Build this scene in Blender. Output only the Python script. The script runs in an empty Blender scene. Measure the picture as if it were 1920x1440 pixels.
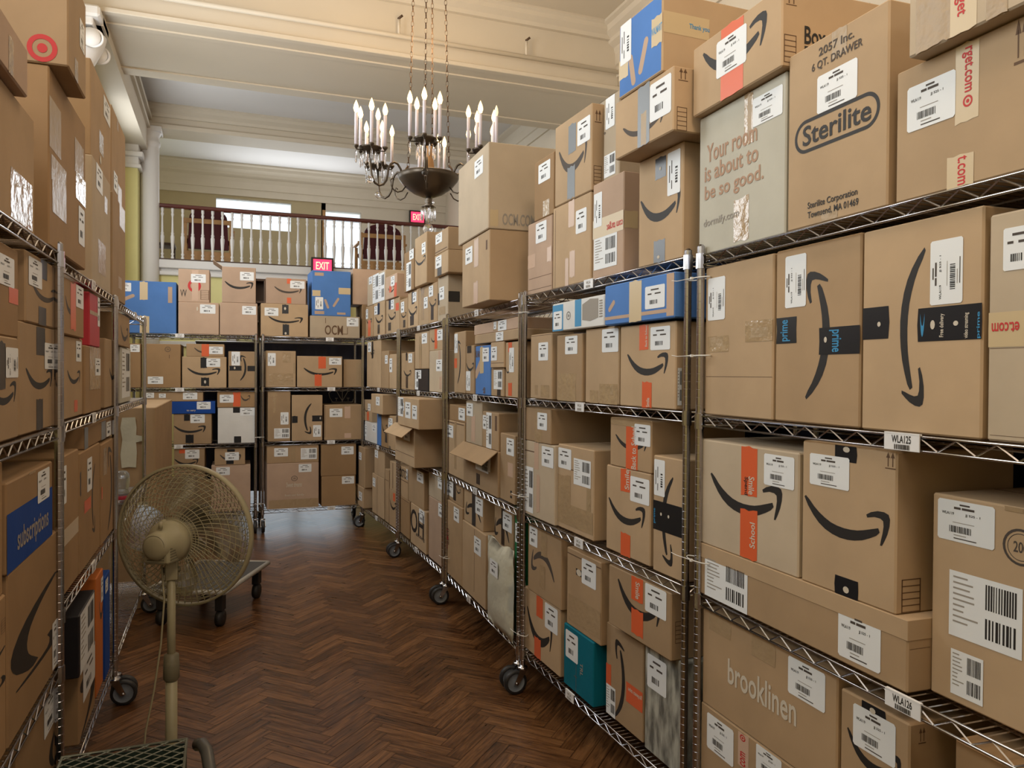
import bpy, bmesh, math, random
from mathutils import Vector, Matrix
from mathutils.geometry import tessellate_polygon
random.seed(7)
SC = bpy.context.scene
COL = SC.collection
PI = math.pi

# ------------------------------------------------------------------ camera
F, YAW, PITCH, ROLL = 1430.0, math.radians(20.54), math.radians(.715), math.radians(.36)
EYE = Vector((0, 0, 1.61))
FW = Vector((math.sin(YAW)*math.cos(PITCH), math.cos(YAW)*math.cos(PITCH), -math.sin(PITCH)))
_r = Vector((math.cos(YAW), -math.sin(YAW), 0)); _u = _r.cross(FW)
RT = _r*math.cos(ROLL) + _u*math.sin(ROLL); UP = RT.cross(FW)
cam = bpy.data.objects.new('camera', bpy.data.cameras.new('camera'))
COL.objects.link(cam)
cam.data.sensor_width = 36; cam.data.lens = 36*F/1920; cam.data.clip_start = .02
cam.matrix_world = Matrix.Translation(EYE) @ Matrix((RT, UP, -FW)).transposed().to_4x4()
SC.camera = cam
# ------------------------------------------------------------------ light and exposure
SC.view_settings.view_transform = 'Standard'; SC.view_settings.look = 'None'
SC.view_settings.gamma = 1; SC.view_settings.use_curve_mapping = False
SC.view_settings.exposure = .03
try:
    SC.cycles.max_bounces = 8; SC.cycles.diffuse_bounces = 3; SC.cycles.use_denoising = True
    SC.cycles.sample_clamp_indirect = 6
except Exception: pass
W = bpy.data.worlds.new('daylight'); SC.world = W; W.use_nodes = True
bg = W.node_tree.nodes['Background']; bg.inputs[0].default_value = (.86, .93, 1, 1); bg.inputs[1].default_value = 1.5
def area(name, loc, rot, sx, sy, power, color):
    l = bpy.data.lights.new(name, 'AREA'); l.shape = 'RECTANGLE'; l.size = sx; l.size_y = sy; l.energy = power; l.color = color
    o = bpy.data.objects.new(name, l); COL.objects.link(o); o.location = loc; o.rotation_euler = rot; return o
def point(name, loc, power, color, rad=.1):
    l = bpy.data.lights.new(name, 'POINT'); l.energy = power; l.color = color; l.shadow_soft_size = rad
    o = bpy.data.objects.new(name, l); COL.objects.link(o); o.location = loc; return o
DAY = (.93, .97, 1.0); WARM = (1, .72, .42)
for k, y in enumerate((1.2, 4.0, 6.6)):           # daylight through the tall left windows
    area('window_daylight', (-1.36, y, 3.55), (0, -PI/2, 0), 2.0, 1.3, 38 if k == 0 else 58, DAY)
area('added_far_fill', (-1.3, 10.3, 3.6), (0, -PI/2, 0), 1.8, 1.3, 34, DAY)  # added fill for the far ceiling, set at an unseen, made-up window
area('rear_window_daylight', (1.4, -3.9, 3.8), (PI/2, 0, 0), 2.4, .9, 6, DAY)   # windows of the wall behind the camera
area('balcony_window_daylight', (1.2, 14.9, 4.4), (-PI/2, 0, 0), 2.4, 1.0, 36, DAY)
point('chandelier_glow', (1.52, 6.0, 4.3), 50, WARM, .3)
point('added_warm_fill', (.75, .3, 4.05), 105, (1, .78, .57), .4)  # added warm fill high near the camera; no chandelier hangs here

# ------------------------------------------------------------------ helpers
def ray(u, v): return RT*((u-960)/F) - UP*((v-720)/F) + FW
def hit(u, v, P, n):
    d = ray(u, v); return EYE + d*((P-EYE).dot(n)/d.dot(n))

MATS = {}
def mat(name, col, rough=.7, metal=0, var=0, nscale=6, bump=0, bscale=60, emit=0, trans=0, tint=None, coat=0, rnd=0, spec=None, stretch=(1,1,1), vr=(.3, .7)):
    m = bpy.data.materials.new(name); m.use_nodes = True; N = m.node_tree; b = N.nodes['Principled BSDF']
    c = tuple(col)+(1,)
    b.inputs['Base Color'].default_value = c; b.inputs['Roughness'].default_value = rough; b.inputs['Metallic'].default_value = metal
    if trans: b.inputs['Transmission Weight'].default_value = trans
    if coat: b.inputs['Coat Weight'].default_value = coat; b.inputs['Coat Roughness'].default_value = .15
    if spec is not None: b.inputs['Specular IOR Level'].default_value = spec
    if emit: b.inputs['Emission Color'].default_value = c; b.inputs['Emission Strength'].default_value = emit
    if var or bump:
        tc = N.nodes.new('ShaderNodeTexCoord'); mp = N.nodes.new('ShaderNodeMapping'); mp.inputs['Scale'].default_value = stretch
        N.links.new(tc.outputs['Object'], mp.inputs[0])
    if var:
        nz = N.nodes.new('ShaderNodeTexNoise'); nz.inputs['Scale'].default_value = nscale; nz.inputs['Detail'].default_value = 5
        N.links.new(mp.outputs[0], nz.inputs[0])
        cr = N.nodes.new('ShaderNodeMapRange'); cr.inputs[1].default_value = vr[0]; cr.inputs[2].default_value = vr[1]
        cr.inputs[3].default_value = 1-var; cr.inputs[4].default_value = 1+var
        N.links.new(nz.outputs[0], cr.inputs[0]); out = cr.outputs[0]
        if rnd:
            oi = N.nodes.new('ShaderNodeObjectInfo'); r2 = N.nodes.new('ShaderNodeMapRange')
            r2.inputs[3].default_value = 1-rnd; r2.inputs[4].default_value = 1+rnd
            N.links.new(oi.outputs['Random'], r2.inputs[0])
            mu = N.nodes.new('ShaderNodeMath'); mu.operation = 'MULTIPLY'
            N.links.new(out, mu.inputs[0]); N.links.new(r2.outputs[0], mu.inputs[1]); out = mu.outputs[0]
        mx = N.nodes.new('ShaderNodeVectorMath'); mx.operation = 'SCALE'; mx.inputs[0].default_value = col
        N.links.new(out, mx.inputs['Scale']); N.links.new(mx.outputs[0], b.inputs['Base Color'])
    if bump:
        n2 = N.nodes.new('ShaderNodeTexNoise'); n2.inputs['Scale'].default_value = bscale; n2.inputs['Detail'].default_value = 3
        N.links.new(mp.outputs[0], n2.inputs[0])
        bp = N.nodes.new('ShaderNodeBump'); bp.inputs['Strength'].default_value = bump; bp.inputs['Distance'].default_value = .01
        N.links.new(n2.outputs[0], bp.inputs['Height']); N.links.new(bp.outputs[0], b.inputs['Normal'])
    MATS[name] = m; return m
CARD = dict(rough=.75, var=.07, nscale=5, bump=.25, bscale=9, rnd=.09, spec=.25)
mat('kraft', (.47, .335, .205), **CARD)
mat('kraft_dull', (.40, .275, .16), **CARD)
mat('kraft_pink', (.49, .35, .255), **CARD)
mat('kraft_grey', (.49, .40, .29), **CARD)
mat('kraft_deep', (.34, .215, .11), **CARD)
mat('greyboard', (.52, .50, .42), **CARD)
mat('blueboard', (.085, .21, .52), **CARD)
mat('tealboard', (.0, .13, .19), **CARD)
mat('royalboard', (.01, .06, .30), **CARD)
mat('blackboard', (.012, .012, .016), rough=.45)
mat('whiteboard', (.72, .72, .70), rough=.4, var=.05, bump=.3, bscale=8)
mat('redboard', (.50, .03, .05), rough=.5, var=.05)
mat('orangeboard', (.60, .17, .03), rough=.6, var=.05)
mat('greenboard', (.0, .16, .05), rough=.6, var=.05)
mat('plastic_wrap', (.30, .30, .26), rough=.25, var=.6, nscale=24, bump=.6, bscale=14, stretch=(1, 1, .3), vr=(.38, .62))
mat('poly_bag', (.62, .61, .50), rough=.35, var=.06, bump=.9, bscale=9)
mat('ink', (.017, .015, .014), rough=.6)
mat('ink_soft', (.07, .055, .045), rough=.7)
mat('ink_white', (.62, .56, .46), rough=.7)
mat('ink_pink', (.42, .26, .17), rough=.7)
mat('ink_grey', (.33, .30, .26), rough=.7)
mat('ink_red', (.55, .03, .03), rough=.6)
mat('ink_blue', (.04, .28, .55), rough=.5)
mat('ink_brown', (.13, .07, .035), rough=.7)
mat('paper', (.82, .85, .87), rough=.5)
mat('tape_black', (.012, .014, .018), rough=.28, spec=.6)
mat('tape_grey', (.15, .17, .19), rough=.3)
mat('tape_orange', (.72, .13, .045), rough=.35)
mat('tape_pink', (.62, .44, .33), rough=.25)
mat('tape_clear', (.42, .30, .175), rough=.16, bump=.5, bscale=22, spec=.8)
mat('tape_shiny', (.40, .29, .17), rough=.36, bump=.45, bscale=24, spec=.4)
mat('tape_tan', (.60, .47, .28), rough=.35)
mat('chrome', (.50, .50, .53), rough=.2, metal=1)
mat('chrome_dark', (.30, .29, .30), rough=.3, metal=1)
mat('rubber', (.02, .02, .022), rough=.5)
mat('wheel_grey', (.20, .23, .27), rough=.4)
mat('zip_white', (.75, .75, .72), rough=.4)
mat('tag_white', (.85, .86, .88), rough=.3)
mat('fan_plastic', (.36, .33, .21), rough=.45, var=.05)
mat('fan_dark', (.17, .155, .10), rough=.5)
mat('paint_cream', (.70, .62, .50), rough=.6, var=.02, nscale=2)
mat('paint_ceiling', (.80, .78, .77), rough=.8, var=.02, nscale=1)
mat('paint_white', (.82, .80, .78), rough=.5)
mat('paint_yellow', (.80, .74, .34), rough=.7, var=.02)
mat('paint_tan', (.50, .41, .25), rough=.8, var=.02)
mat('mahogany', (.10, .018, .014), rough=.25, coat=.4)
mat('oak', (.45, .24, .09), rough=.45, var=.15, nscale=12)
mat('maroon', (.07, .008, .012), rough=.8)
mat('navy', (.012, .016, .045), rough=.45, var=.15, bump=.3, bscale=5)
mat('dark_wood', (.07, .035, .02), rough=.5)
mat('bronze', (.11, .09, .07), rough=.35, metal=.8)
mat('chain_bronze', (.10, .06, .035), rough=.5, metal=.5)
mat('candle', (.82, .76, .82), rough=.5)
mat('bulb_lit', (1, .66, .30), emit=3.2)
mat('bulb_dim', (.9, .72, .45), emit=1.0)
mat('crystal', (.95, .95, 1), rough=.03, trans=1)
mat('exit_red', (1, .03, .09), emit=2.2)
mat('sign_black', (.03, .02, .02), rough=.5)
mat('daylight_paper', (.85, .88, .85), rough=.6)
mat('mesh_green', (.03, .055, .04), rough=.6)
mat('mesh_wire', (.22, .24, .20), rough=.4, metal=.3)
mat('dolly_grey', (.06, .065, .07), rough=.5)
mat('dolly_edge', (.42, .42, .40), rough=.4)
mat('pipe_grey', (.10, .10, .095), rough=.35)
mat('bottle_plastic', (.75, .82, .88), rough=.08, trans=.85)
mat('bottle_red', (.45, .03, .06), rough=.4)
mat('smoke_plastic', (.85, .84, .80), rough=.12, trans=.95)
mat('glass', (.9, .95, .97), rough=.02, trans=1)

def floor_mat():
    m = mat('parquet', (.1, .05, .02), rough=.3); N = m.node_tree; b = N.nodes['Principled BSDF']
    at = N.nodes.new('ShaderNodeAttribute'); at.attribute_name = 'tone'; uv = N.nodes.new('ShaderNodeUVMap')
    mp = N.nodes.new('ShaderNodeMapping'); mp.inputs['Scale'].default_value = (5, 55, 1)
    N.links.new(uv.outputs[0], mp.inputs[0]); nz = N.nodes.new('ShaderNodeTexNoise'); nz.inputs['Scale'].default_value = 1.0
    nz.inputs['Detail'].default_value = 5; nz.inputs['Distortion'].default_value = 1.2; N.links.new(mp.outputs[0], nz.inputs[0])
    ad = N.nodes.new('ShaderNodeMath'); ad.operation = 'MULTIPLY_ADD'; ad.inputs[1].default_value = 1.5; ad.inputs[2].default_value = -.42
    N.links.new(nz.outputs[0], ad.inputs[0]); a2 = N.nodes.new('ShaderNodeMath'); a2.operation = 'ADD'
    a3 = N.nodes.new('ShaderNodeMath'); a3.operation = 'MULTIPLY'; a3.inputs[1].default_value = .38
    N.links.new(at.outputs['Fac'], a3.inputs[0]); N.links.new(a3.outputs[0], a2.inputs[0]); N.links.new(ad.outputs[0], a2.inputs[1])
    cr = N.nodes.new('ShaderNodeValToRGB'); e = cr.color_ramp.elements
    e[0].position = .1; e[0].color = (.035, .014, .005, 1); e[1].position = .9; e[1].color = (.26, .125, .05, 1)
    x = e.new(.5); x.color = (.125, .055, .021, 1)
    N.links.new(a2.outputs[0], cr.inputs[0]); N.links.new(cr.outputs[0], b.inputs['Base Color'])
    mr = N.nodes.new('ShaderNodeMapRange'); mr.inputs[3].default_value = .22; mr.inputs[4].default_value = .40
    N.links.new(nz.outputs[0], mr.inputs[0]); N.links.new(mr.outputs[0], b.inputs['Roughness'])
    return m
floor_mat()

class MB:
    """collects faces of several materials and links them as ONE mesh object"""
    def __init__(s): s.v = []; s.f = []; s.m = []; s.mats = []; s.sm = []
    def mi(s, name):
        if name not in s.mats: s.mats.append(name)
        return s.mats.index(name)
    def poly(s, pts, m, smooth=False):
        k = len(s.v); s.v += [tuple(p) for p in pts]; s.f.append(tuple(range(k, k+len(pts)))); s.m.append(s.mi(m)); s.sm.append(smooth)
    def faces(s, vs, fs, m, smooth=False):
        k = len(s.v); s.v += [tuple(p) for p in vs]; i = s.mi(m)
        for f in fs: s.f.append(tuple(k+j for j in f)); s.m.append(i); s.sm.append(smooth)
    def box(s, x0, x1, y0, y1, z0, z1, m, c=0, M=None):
        if c <= 0:
            vs = [(x, y, z) for x in (x0, x1) for y in (y0, y1) for z in (z0, z1)]
            fs = [(0,1,3,2), (4,6,7,5), (0,4,5,1), (2,3,7,6), (0,2,6,4), (1,5,7,3)]
        else:
            vs = []; idx = {}
            X = (x0, x1); Y = (y0, y1); Z = (z0, z1)
            for i in (0, 1):
                for j in (0, 1):
                    for k in (0, 1):
                        sx, sy, sz = (c, -c)[i], (c, -c)[j], (c, -c)[k]
                        idx[i,j,k,'x'] = len(vs); vs.append((X[i], Y[j]+sy, Z[k]+sz))
                        idx[i,j,k,'y'] = len(vs); vs.append((X[i]+sx, Y[j], Z[k]+sz))
                        idx[i,j,k,'z'] = len(vs); vs.append((X[i]+sx, Y[j]+sy, Z[k]))
            fs = []; q = [(0,0), (1,0), (1,1), (0,1)]
            for a in (0, 1):
                fs.append([idx[a,j,k,'x'] for j, k in q]); fs.append([idx[i,a,k,'y'] for i, k in q]); fs.append([idx[i,j,a,'z'] for i, j in q])
                for b_ in (0, 1):
                    fs.append([idx[a,b_,0,'x'], idx[a,b_,1,'x'], idx[a,b_,1,'y'], idx[a,b_,0,'y']])
                    fs.append([idx[a,0,b_,'x'], idx[a,1,b_,'x'], idx[a,1,b_,'z'], idx[a,0,b_,'z']])
                    fs.append([idx[0,a,b_,'y'], idx[1,a,b_,'y'], idx[1,a,b_,'z'], idx[0,a,b_,'z']])
            for i in (0, 1):
                for j in (0, 1):
                    for k in (0, 1): fs.append([idx[i,j,k,'x'], idx[i,j,k,'y'], idx[i,j,k,'z']])
        if M: vs = [M @ Vector(p) for p in vs]
        s.faces(vs, fs, m)
    def tube(s, pts, r, m, n=6, cap=True):
        pts = [Vector(p) for p in pts]; L = len(pts); rs = r if isinstance(r, (list, tuple)) else [r]*L
        k0 = len(s.v); ref = None; vs = []
        for i, p in enumerate(pts):
            t = (pts[min(i+1, L-1)] - pts[max(i-1, 0)]).normalized()
            if ref is None: ref = t.orthogonal().normalized()
            a = (ref - t*ref.dot(t)); a = a.normalized() if a.length > 1e-6 else t.orthogonal().normalized(); ref = a; b = t.cross(a)
            for j in range(n): w = 2*PI*(j+.5)/n; vs.append(p + (a*math.cos(w)+b*math.sin(w))*rs[i])
        fs = [(i*n+j, i*n+(j+1) % n, (i+1)*n+(j+1) % n, (i+1)*n+j) for i in range(L-1) for j in range(n)]
        if cap: fs += [tuple(range(n))[::-1], tuple((L-1)*n+j for j in range(n))]
        s.faces(vs, fs, m, n > 4)
    def lathe(s, prof, m, n=16, c=(0, 0, 0), M=None):
        vs = [(c[0]+r*math.cos(2*PI*j/n), c[1]+r*math.sin(2*PI*j/n), c[2]+z) for r, z in prof for j in range(n)]
        fs = [(i*n+j, i*n+(j+1) % n, (i+1)*n+(j+1) % n, (i+1)*n+j) for i in range(len(prof)-1) for j in range(n)]
        if M: vs = [M @ Vector(p) for p in vs]
        s.faces(vs, fs, m, True)
    def torus(s, R, r, m, n=32, k=6, c=(0,0,0), M=None):
        vs = []
        for i in range(n):
            a = 2*PI*i/n
            for j in range(k):
                b = 2*PI*j/k; q = R + r*math.cos(b); vs.append(Vector((c[0]+q*math.cos(a), c[1]+q*math.sin(a), c[2]+r*math.sin(b))))
        fs = [(i*k+j, ((i+1) % n)*k+j, ((i+1) % n)*k+(j+1) % k, i*k+(j+1) % k) for i in range(n) for j in range(k)]
        if M: vs = [M @ p for p in vs]
        s.faces(vs, fs, m, True)
    def mesh(s, name):
        me = bpy.data.meshes.new(name); me.from_pydata(s.v, [], s.f)
        for x in s.mats: me.materials.append(MATS[x])
        me.polygons.foreach_set('material_index', s.m); me.polygons.foreach_set('use_smooth', s.sm)
        me.update(); return me
    def build(s, name, parent=None, loc=(0,0,0), label=None):
        o = bpy.data.objects.new(name, s.mesh(name)); COL.objects.link(o); o.location = loc
        bm = bmesh.new(); bm.from_mesh(o.data); bmesh.ops.recalc_face_normals(bm, faces=bm.faces); bm.to_mesh(o.data); bm.free()
        if parent: o.parent = parent
        if label: o['label'] = label
        return o
def tag(o, label, cat, group=None):
    o['label'] = label; o['category'] = cat
    if group: o['group'] = group
    return o
def empty(name, loc=(0,0,0), rz=0):
    o = bpy.data.objects.new(name, None); COL.objects.link(o); o.location = loc; o.rotation_euler = (0, 0, rz); o.empty_display_size = .1
    return o
def struct(o): o['kind'] = 'structure'; return o
def copy_tree(o, parent=None):
    c = o.copy(); COL.objects.link(c); c.parent = parent
    for ch in o.children: copy_tree(ch, c)
    return c

# text outlines -> triangles normalised to its bounding box
_tx = {}
def text_tris(s):
    if s in _tx: return _tx[s]
    cu = bpy.data.curves.new('t', 'FONT'); cu.body = s; cu.resolution_u = 3; cu.offset = .016
    o = bpy.data.objects.new('t', cu); COL.objects.link(o)
    dg = bpy.context.evaluated_depsgraph_get(); dg.update()
    me = bpy.data.meshes.new_from_object(o.evaluated_get(dg))
    vs = [(v.co.x, v.co.y) for v in me.vertices]; fs = [tuple(p.vertices) for p in me.polygons]
    bpy.data.objects.remove(o); bpy.data.curves.remove(cu); bpy.data.meshes.remove(me)
    x0 = min(v[0] for v in vs); x1 = max(v[0] for v in vs); y0 = min(v[1] for v in vs); y1 = max(v[1] for v in vs)
    r = ([((x-x0)/(x1-x0), (y-y0)/(y1-y0)) for x, y in vs], fs, (x1-x0)/(y1-y0)); _tx[s] = r; return r
SM1 = [(0,.31),(.05,.23),(.12,.15),(.19,.09),(.27,.045),(.36,.015),(.45,0),(.54,0),(.62,.01),(.71,.033),(.79,.068),(.86,.105),(.895,.14),(.88,.175),(.8,.15),(.72,.125),(.65,.108),(.58,.1),(.5,.098),(.42,.105),(.34,.122),(.27,.15),(.2,.187),(.13,.235),(.07,.29),(.02,.325)]
SM2 = [(.75,.27),(.80,.30),(.87,.322),(.94,.325),(.985,.31),(1,.27),(.995,.21),(.975,.14),(.95,.085),(.92,.03),(.90,.03),(.91,.08),(.925,.14),(.935,.2),(.93,.245),(.9,.262),(.84,.265),(.76,.245)]
def tess(poly): return [tuple(t) for t in tessellate_polygon([[Vector((x, y, 0)) for x, y in poly]])]
T1, T2 = tess(SM1), tess(SM2)

class Face:
    """a plane patch in a thing's local frame: origin, right, up, outward normal"""
    def __init__(s, O, r, u, n): s.O, s.r, s.u, s.n = map(Vector, (O, r, u, n))
    def p(s, a, b, h): return s.O + s.r*a + s.u*b + s.n*h
def rotuv(x, y, k):   # quarter turns counter-clockwise inside the unit square
    for _ in range(k % 4): x, y = 1-y, x
    return x, y
def put(mb, fc, rect, vs, fs, m, h, k=0):
    a0, a1, b0, b1 = rect
    o = [];
    for x, y in vs:
        x, y = rotuv(x, y, k); o.append(fc.p(a0+(a1-a0)*x, b0+(b1-b0)*y, h))
    mb.faces(o, fs, m)
def quad(mb, fc, rect, m, h, sub=(0, 0, 1, 1), k=0):
    x0, y0, x1, y1 = sub
    put(mb, fc, rect, [(x0, y0), (x1, y0), (x1, y1), (x0, y1)], [(0, 1, 2, 3)], m, h, k)
def smile(mb, fc, rect, h, m='ink', k=0):
    put(mb, fc, rect, [(x, y/.325) for x, y in SM1], T1, m, h, k); put(mb, fc, rect, [(x, y/.325) for x, y in SM2], T2, m, h, k)
def text(mb, fc, rect, s, m, h, k=0):
    vs, fs, _ = text_tris(s); put(mb, fc, rect, vs, fs, m, h, k)
def ring(mb, fc, rect, m, h, r0, r1, n=24):
    vs = [(.5+.5*r*math.cos(2*PI*i/n), .5+.5*r*math.sin(2*PI*i/n)) for i in range(n) for r in (r0, r1)]
    put(mb, fc, rect, vs, [(2*i, 2*i+1, (2*i+3) % (2*n), (2*i+2) % (2*n)) for i in range(n)], m, h)
def capsule(mb, fc, rect, m, h, ax, ay, bx, by, w, asp):
    # rounded bar from a to b in unit coords; asp = rect width/height
    A = Vector((ax*asp, ay)); B = Vector((bx*asp, by)); d = (B-A).normalized(); n = Vector((-d.y, d.x)); pts = []
    for i in range(7): t = PI/2 + PI*i/6; pts.append(A + d*math.cos(t)*w + n*math.sin(t)*w)
    for i in range(7): t = -PI/2 + PI*i/6; pts.append(B + d*math.cos(t)*w + n*math.sin(t)*w)
    put(mb, fc, rect, [(p.x/asp, p.y) for p in pts], [tuple(range(14))], m, h)
def barcode(mb, fc, rect, h, x0, y0, x1, y1, k=0, n=9, m='ink'):
    rr = random.Random(n); x = x0
    w = (x1-x0)/n
    for i in range(n):
        ww = w*rr.uniform(.35, .8); quad(mb, fc, rect, m, h, (x0+i*w, y0, x0+i*w+ww, y1), k)

def shipping_label(fc, rect, big, k):
    mb = MB(); h = .0012
    a0, a1, b0, b1 = rect; ww = a1-a0; hh = b1-b0; c = min(ww, hh)*.05
    vs = [(a0+c, b0), (a1-c, b0), (a1, b0+c), (a1, b1-c), (a1-c, b1), (a0+c, b1), (a0, b1-c), (a0, b0+c)]
    mb.faces([fc.p(x, y, h) for x, y in vs], [tuple(range(8))], 'paper')
    h += .0004; S = lambda x0, y0, x1, y1, m='ink_soft': quad(mb, fc, rect, m, h, (x0, y0, x1, y1), k)
    if big:
        S(.40, .885, .58, .925); S(.30, .79, .42, .845); S(.44, .79, .66, .845)
        put(mb, fc, rect, [(.08+.22*x, .64+.07*y) for x, y in text_tris('WLA119')[0]], text_tris('WLA119')[1], 'ink', h, k)
        put(mb, fc, rect, [(.5+.26*x, .64+.07*y) for x, y in text_tris('JJ 525 - 1')[0]], text_tris('JJ 525 - 1')[1], 'ink', h, k)
        S(.28, .46, .66, .475, 'ink_grey'); barcode(mb, fc, rect, h, .22, .22, .62, .38, k, 14)
        S(.3, .15, .52, .17, 'ink_grey'); S(.3, .07, .7, .095)
    else:
        S(.3, .80, .7, .86); S(.14, .62, .34, .68); S(.5, .62, .8, .68); barcode(mb, fc, rect, h, .25, .2, .65, .38, k, 6)
    return mb
def packing_label(fc, rect, k):
    mb = MB(); quad(mb, fc, rect, 'paper', .0012); h = .0016
    S = lambda x0, y0, x1, y1, m='ink_grey': quad(mb, fc, rect, m, h, (x0, y0, x1, y1), k)
    rr = random.Random(3)
    for i in range(9): S(.06, .90-.085*i, .06+rr.uniform(.15, .4), .925-.085*i)
    barcode(mb, fc, rect, h, .52, .55, .94, .92, k, 12); barcode(mb, fc, rect, h, .52, .12, .94, .42, k, 9)
    return mb

# ------------------------------------------------------------------ wire racks
RACKS = {
 'U1': dict(A=(1.426, 2.084), B=(1.381, .60), h=(1.998, 1.484, .908, .22), nm='nearest right rack'),
 'U2': dict(A=(1.406, 3.573), B=(1.434, 2.169), h=(2.006, 1.490, .908, .22), nm='second right rack'),
 'U3': dict(A=(1.444, 5.143), B=(1.408, 3.637), h=(1.998, 1.484, .915, .218), nm='third right rack'),
 'U4': dict(A=(1.42, 6.595), B=(1.438, 5.205), h=(1.989, 1.474, .909, .218), nm='fourth right rack'),
 'U5': dict(A=(1.345, 8.03), B=(1.42, 6.665), h=(1.979, 1.471, .912, .216), nm='farthest right rack'),
 'L1': dict(A=(-.483, 1.20), B=(-.479, 2.665), h=(1.974, 1.441, .705, .22), nm='nearest left rack'),
 'L2': dict(A=(-.497, 2.779), B=(-.502, 4.095), h=(1.969, 1.444, .852, .22), nm='middle left rack'),
 'L3': dict(A=(-.506, 4.158), B=(-.512, 5.609), h=(1.96, 1.439, .85, .22), nm='farthest left rack'),
 'B1': dict(A=(-.885, 8.118), B=(.280, 8.098), h=(1.985, 1.458, .902, .22), nm='back wall left rack'),
 'B2': dict(A=(.346, 8.095), B=(1.350, 8.115), h=(1.98, 1.463, .91, .22), nm='back wall right rack')}
RD = .46
LOOK_R = {'U1': 'chrome wire rack nearest the camera on the right, holding the lettered and big arrow boxes',
 'U2': 'chrome wire rack second on the right, holding the teal box and shrink-wrapped carton',
 'U3': 'chrome wire rack third on the right, holding the white mailing bag',
 'U4': 'chrome wire rack fourth on the right, with protruding crushed cartons on its third shelf',
 'U5': 'chrome wire rack farthest along the right side of the aisle',
 'L1': 'chrome wire rack nearest the camera on the left, holding the blue-banded box',
 'L2': 'chrome wire rack in the middle of the left side, holding the red and black boxes',
 'L3': 'chrome wire rack farthest on the left, beside the plastic bottle',
 'B1': 'chrome wire rack at the aisle end on the left, holding the large bright blue box',
 'B2': 'chrome wire rack at the aisle end on the right, before the navy cloth'}
def shelf_mesh(L):
    mb = MB(); z0, z1 = -.034, -.003
    for y in (0, RD):
        mb.tube([(0, y, z1), (L, y, z1)], .0034, 'chrome', 5); mb.tube([(0, y, z0), (L, y, z0)], .0034, 'chrome', 5)
        n = int(round(L/.045)); st = L/n
        pts = [(st*i, y, z1-.002 if i % 2 else z0+.002) for i in range(1, n)]
        mb.tube(pts, .0024, 'chrome', 4)
    for x in (0, L):
        mb.tube([(x, 0, z1), (x, RD, z1)], .0034, 'chrome', 5); mb.tube([(x, 0, z0), (x, RD, z0)], .0034, 'chrome', 5)
        mb.tube([(x, RD*i/10, z1 if i % 2 else z0) for i in range(11)], .0024, 'chrome', 4)
    for y in (RD*.25, RD*.5, RD*.75): mb.tube([(0, y, z0+.010), (L, y, z0+.010)], .003, 'chrome', 4)
    m = int(L/.027)
    for i in range(1, m): mb.tube([(L*i/m, 0, z1-.001), (L*i/m, RD, z1-.001)], .0019, 'chrome', 4, False)
    for x in (0, L):
        for y in (0, RD): mb.lathe([(.0128, -.045), (.0165, -.045), (.0160, .003), (.0128, .003)], 'chrome', 10, (x, y, 0)); mb.sm[-30:] = [False]*30
    return mb
def post_mesh(H):
    mb = MB(); pr = []; z = .145
    while z < H:
        pr += [(.0125, z), (.0125, z+.0232), (.0122, z+.0236), (.0122, z+.0250)]; z += .0254
    pr += [(.0125, z), (.006, z+.006), (0.0001, z+.007)]
    mb.lathe(pr, 'chrome', 12); mb.sm = [False]*len(mb.sm); return mb
def caster(parent, x, y, ang):
    c = empty('caster', (x, y, 0), ang); c.parent = parent
    f = MB(); f.lathe([(.0001, .17), (.012, .17), (.012, .135), (.026, .134), (.028, .124), (.020, .120), (.0001, .12)], 'chrome', 10)
    for s in (-1, 1):
        f.faces([(x0, s*.020, z0) for x0, z0 in ((-.02, .128), (.022, .128), (.052, .058), (.030, .052))] +
                [(x0, s*.023, z0) for x0, z0 in ((-.02, .128), (.022, .128), (.052, .058), (.030, .052))],
                [(0,1,2,3), (7,6,5,4), (0,4,5,1), (1,5,6,2), (2,6,7,3), (3,7,4,0)], 'chrome')
    f.tube([(.04, -.028, .06), (.04, .028, .06)], .007, 'chrome', 8)
    f.build('fork', c)
    w = MB(); M = Matrix.Translation((.04, 0, .0605)) @ Matrix.Rotation(PI/2, 4, 'X')
    w.lathe([(.045, -.014), (.056, -.015), (.060, -.009), (.060, .009), (.056, .015), (.045, .014)], 'rubber', 24, M=M)
    w.lathe([(.0001, -.010), (.012, -.013), (.018, -.008), (.044, -.012), (.046, -.014), (.046, .014), (.044, .012), (.018, .008), (.012, .013), (.0001, .010)], 'wheel_grey', 24, M=M)
    w.build('wheel', c); return c
TAGS = {'U1': ((1, 1697, 'WLA125'), (2, 1705, 'WLA126')), 'U2': ((0, 1105, ''), (1, 1090, ''), (2, 1090, ''), (3, 1075, '')),
        'U3': ((0, 895, ''), (1, 893, ''), (2, 894, ''), (3, 883, '')), 'U4': ((0, 786, ''), (1, 786, ''), (3, 783, '')), 'U5': ((0, 712, ''), (1, 711, ''), (2, 710, ''), (3, 708, '')),
        'L1': (), 'L2': ((0, 172, ''), (1, 173, ''), (2, 172, '')), 'L3': ((0, 252, ''),),
        'B1': ((0, 337, ''), (1, 337, ''), (2, 335, '')), 'B2': ((0, 618, ''), (1, 621, ''), (2, 621, ''), (3, 622, ''))}
FR = {}
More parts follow.
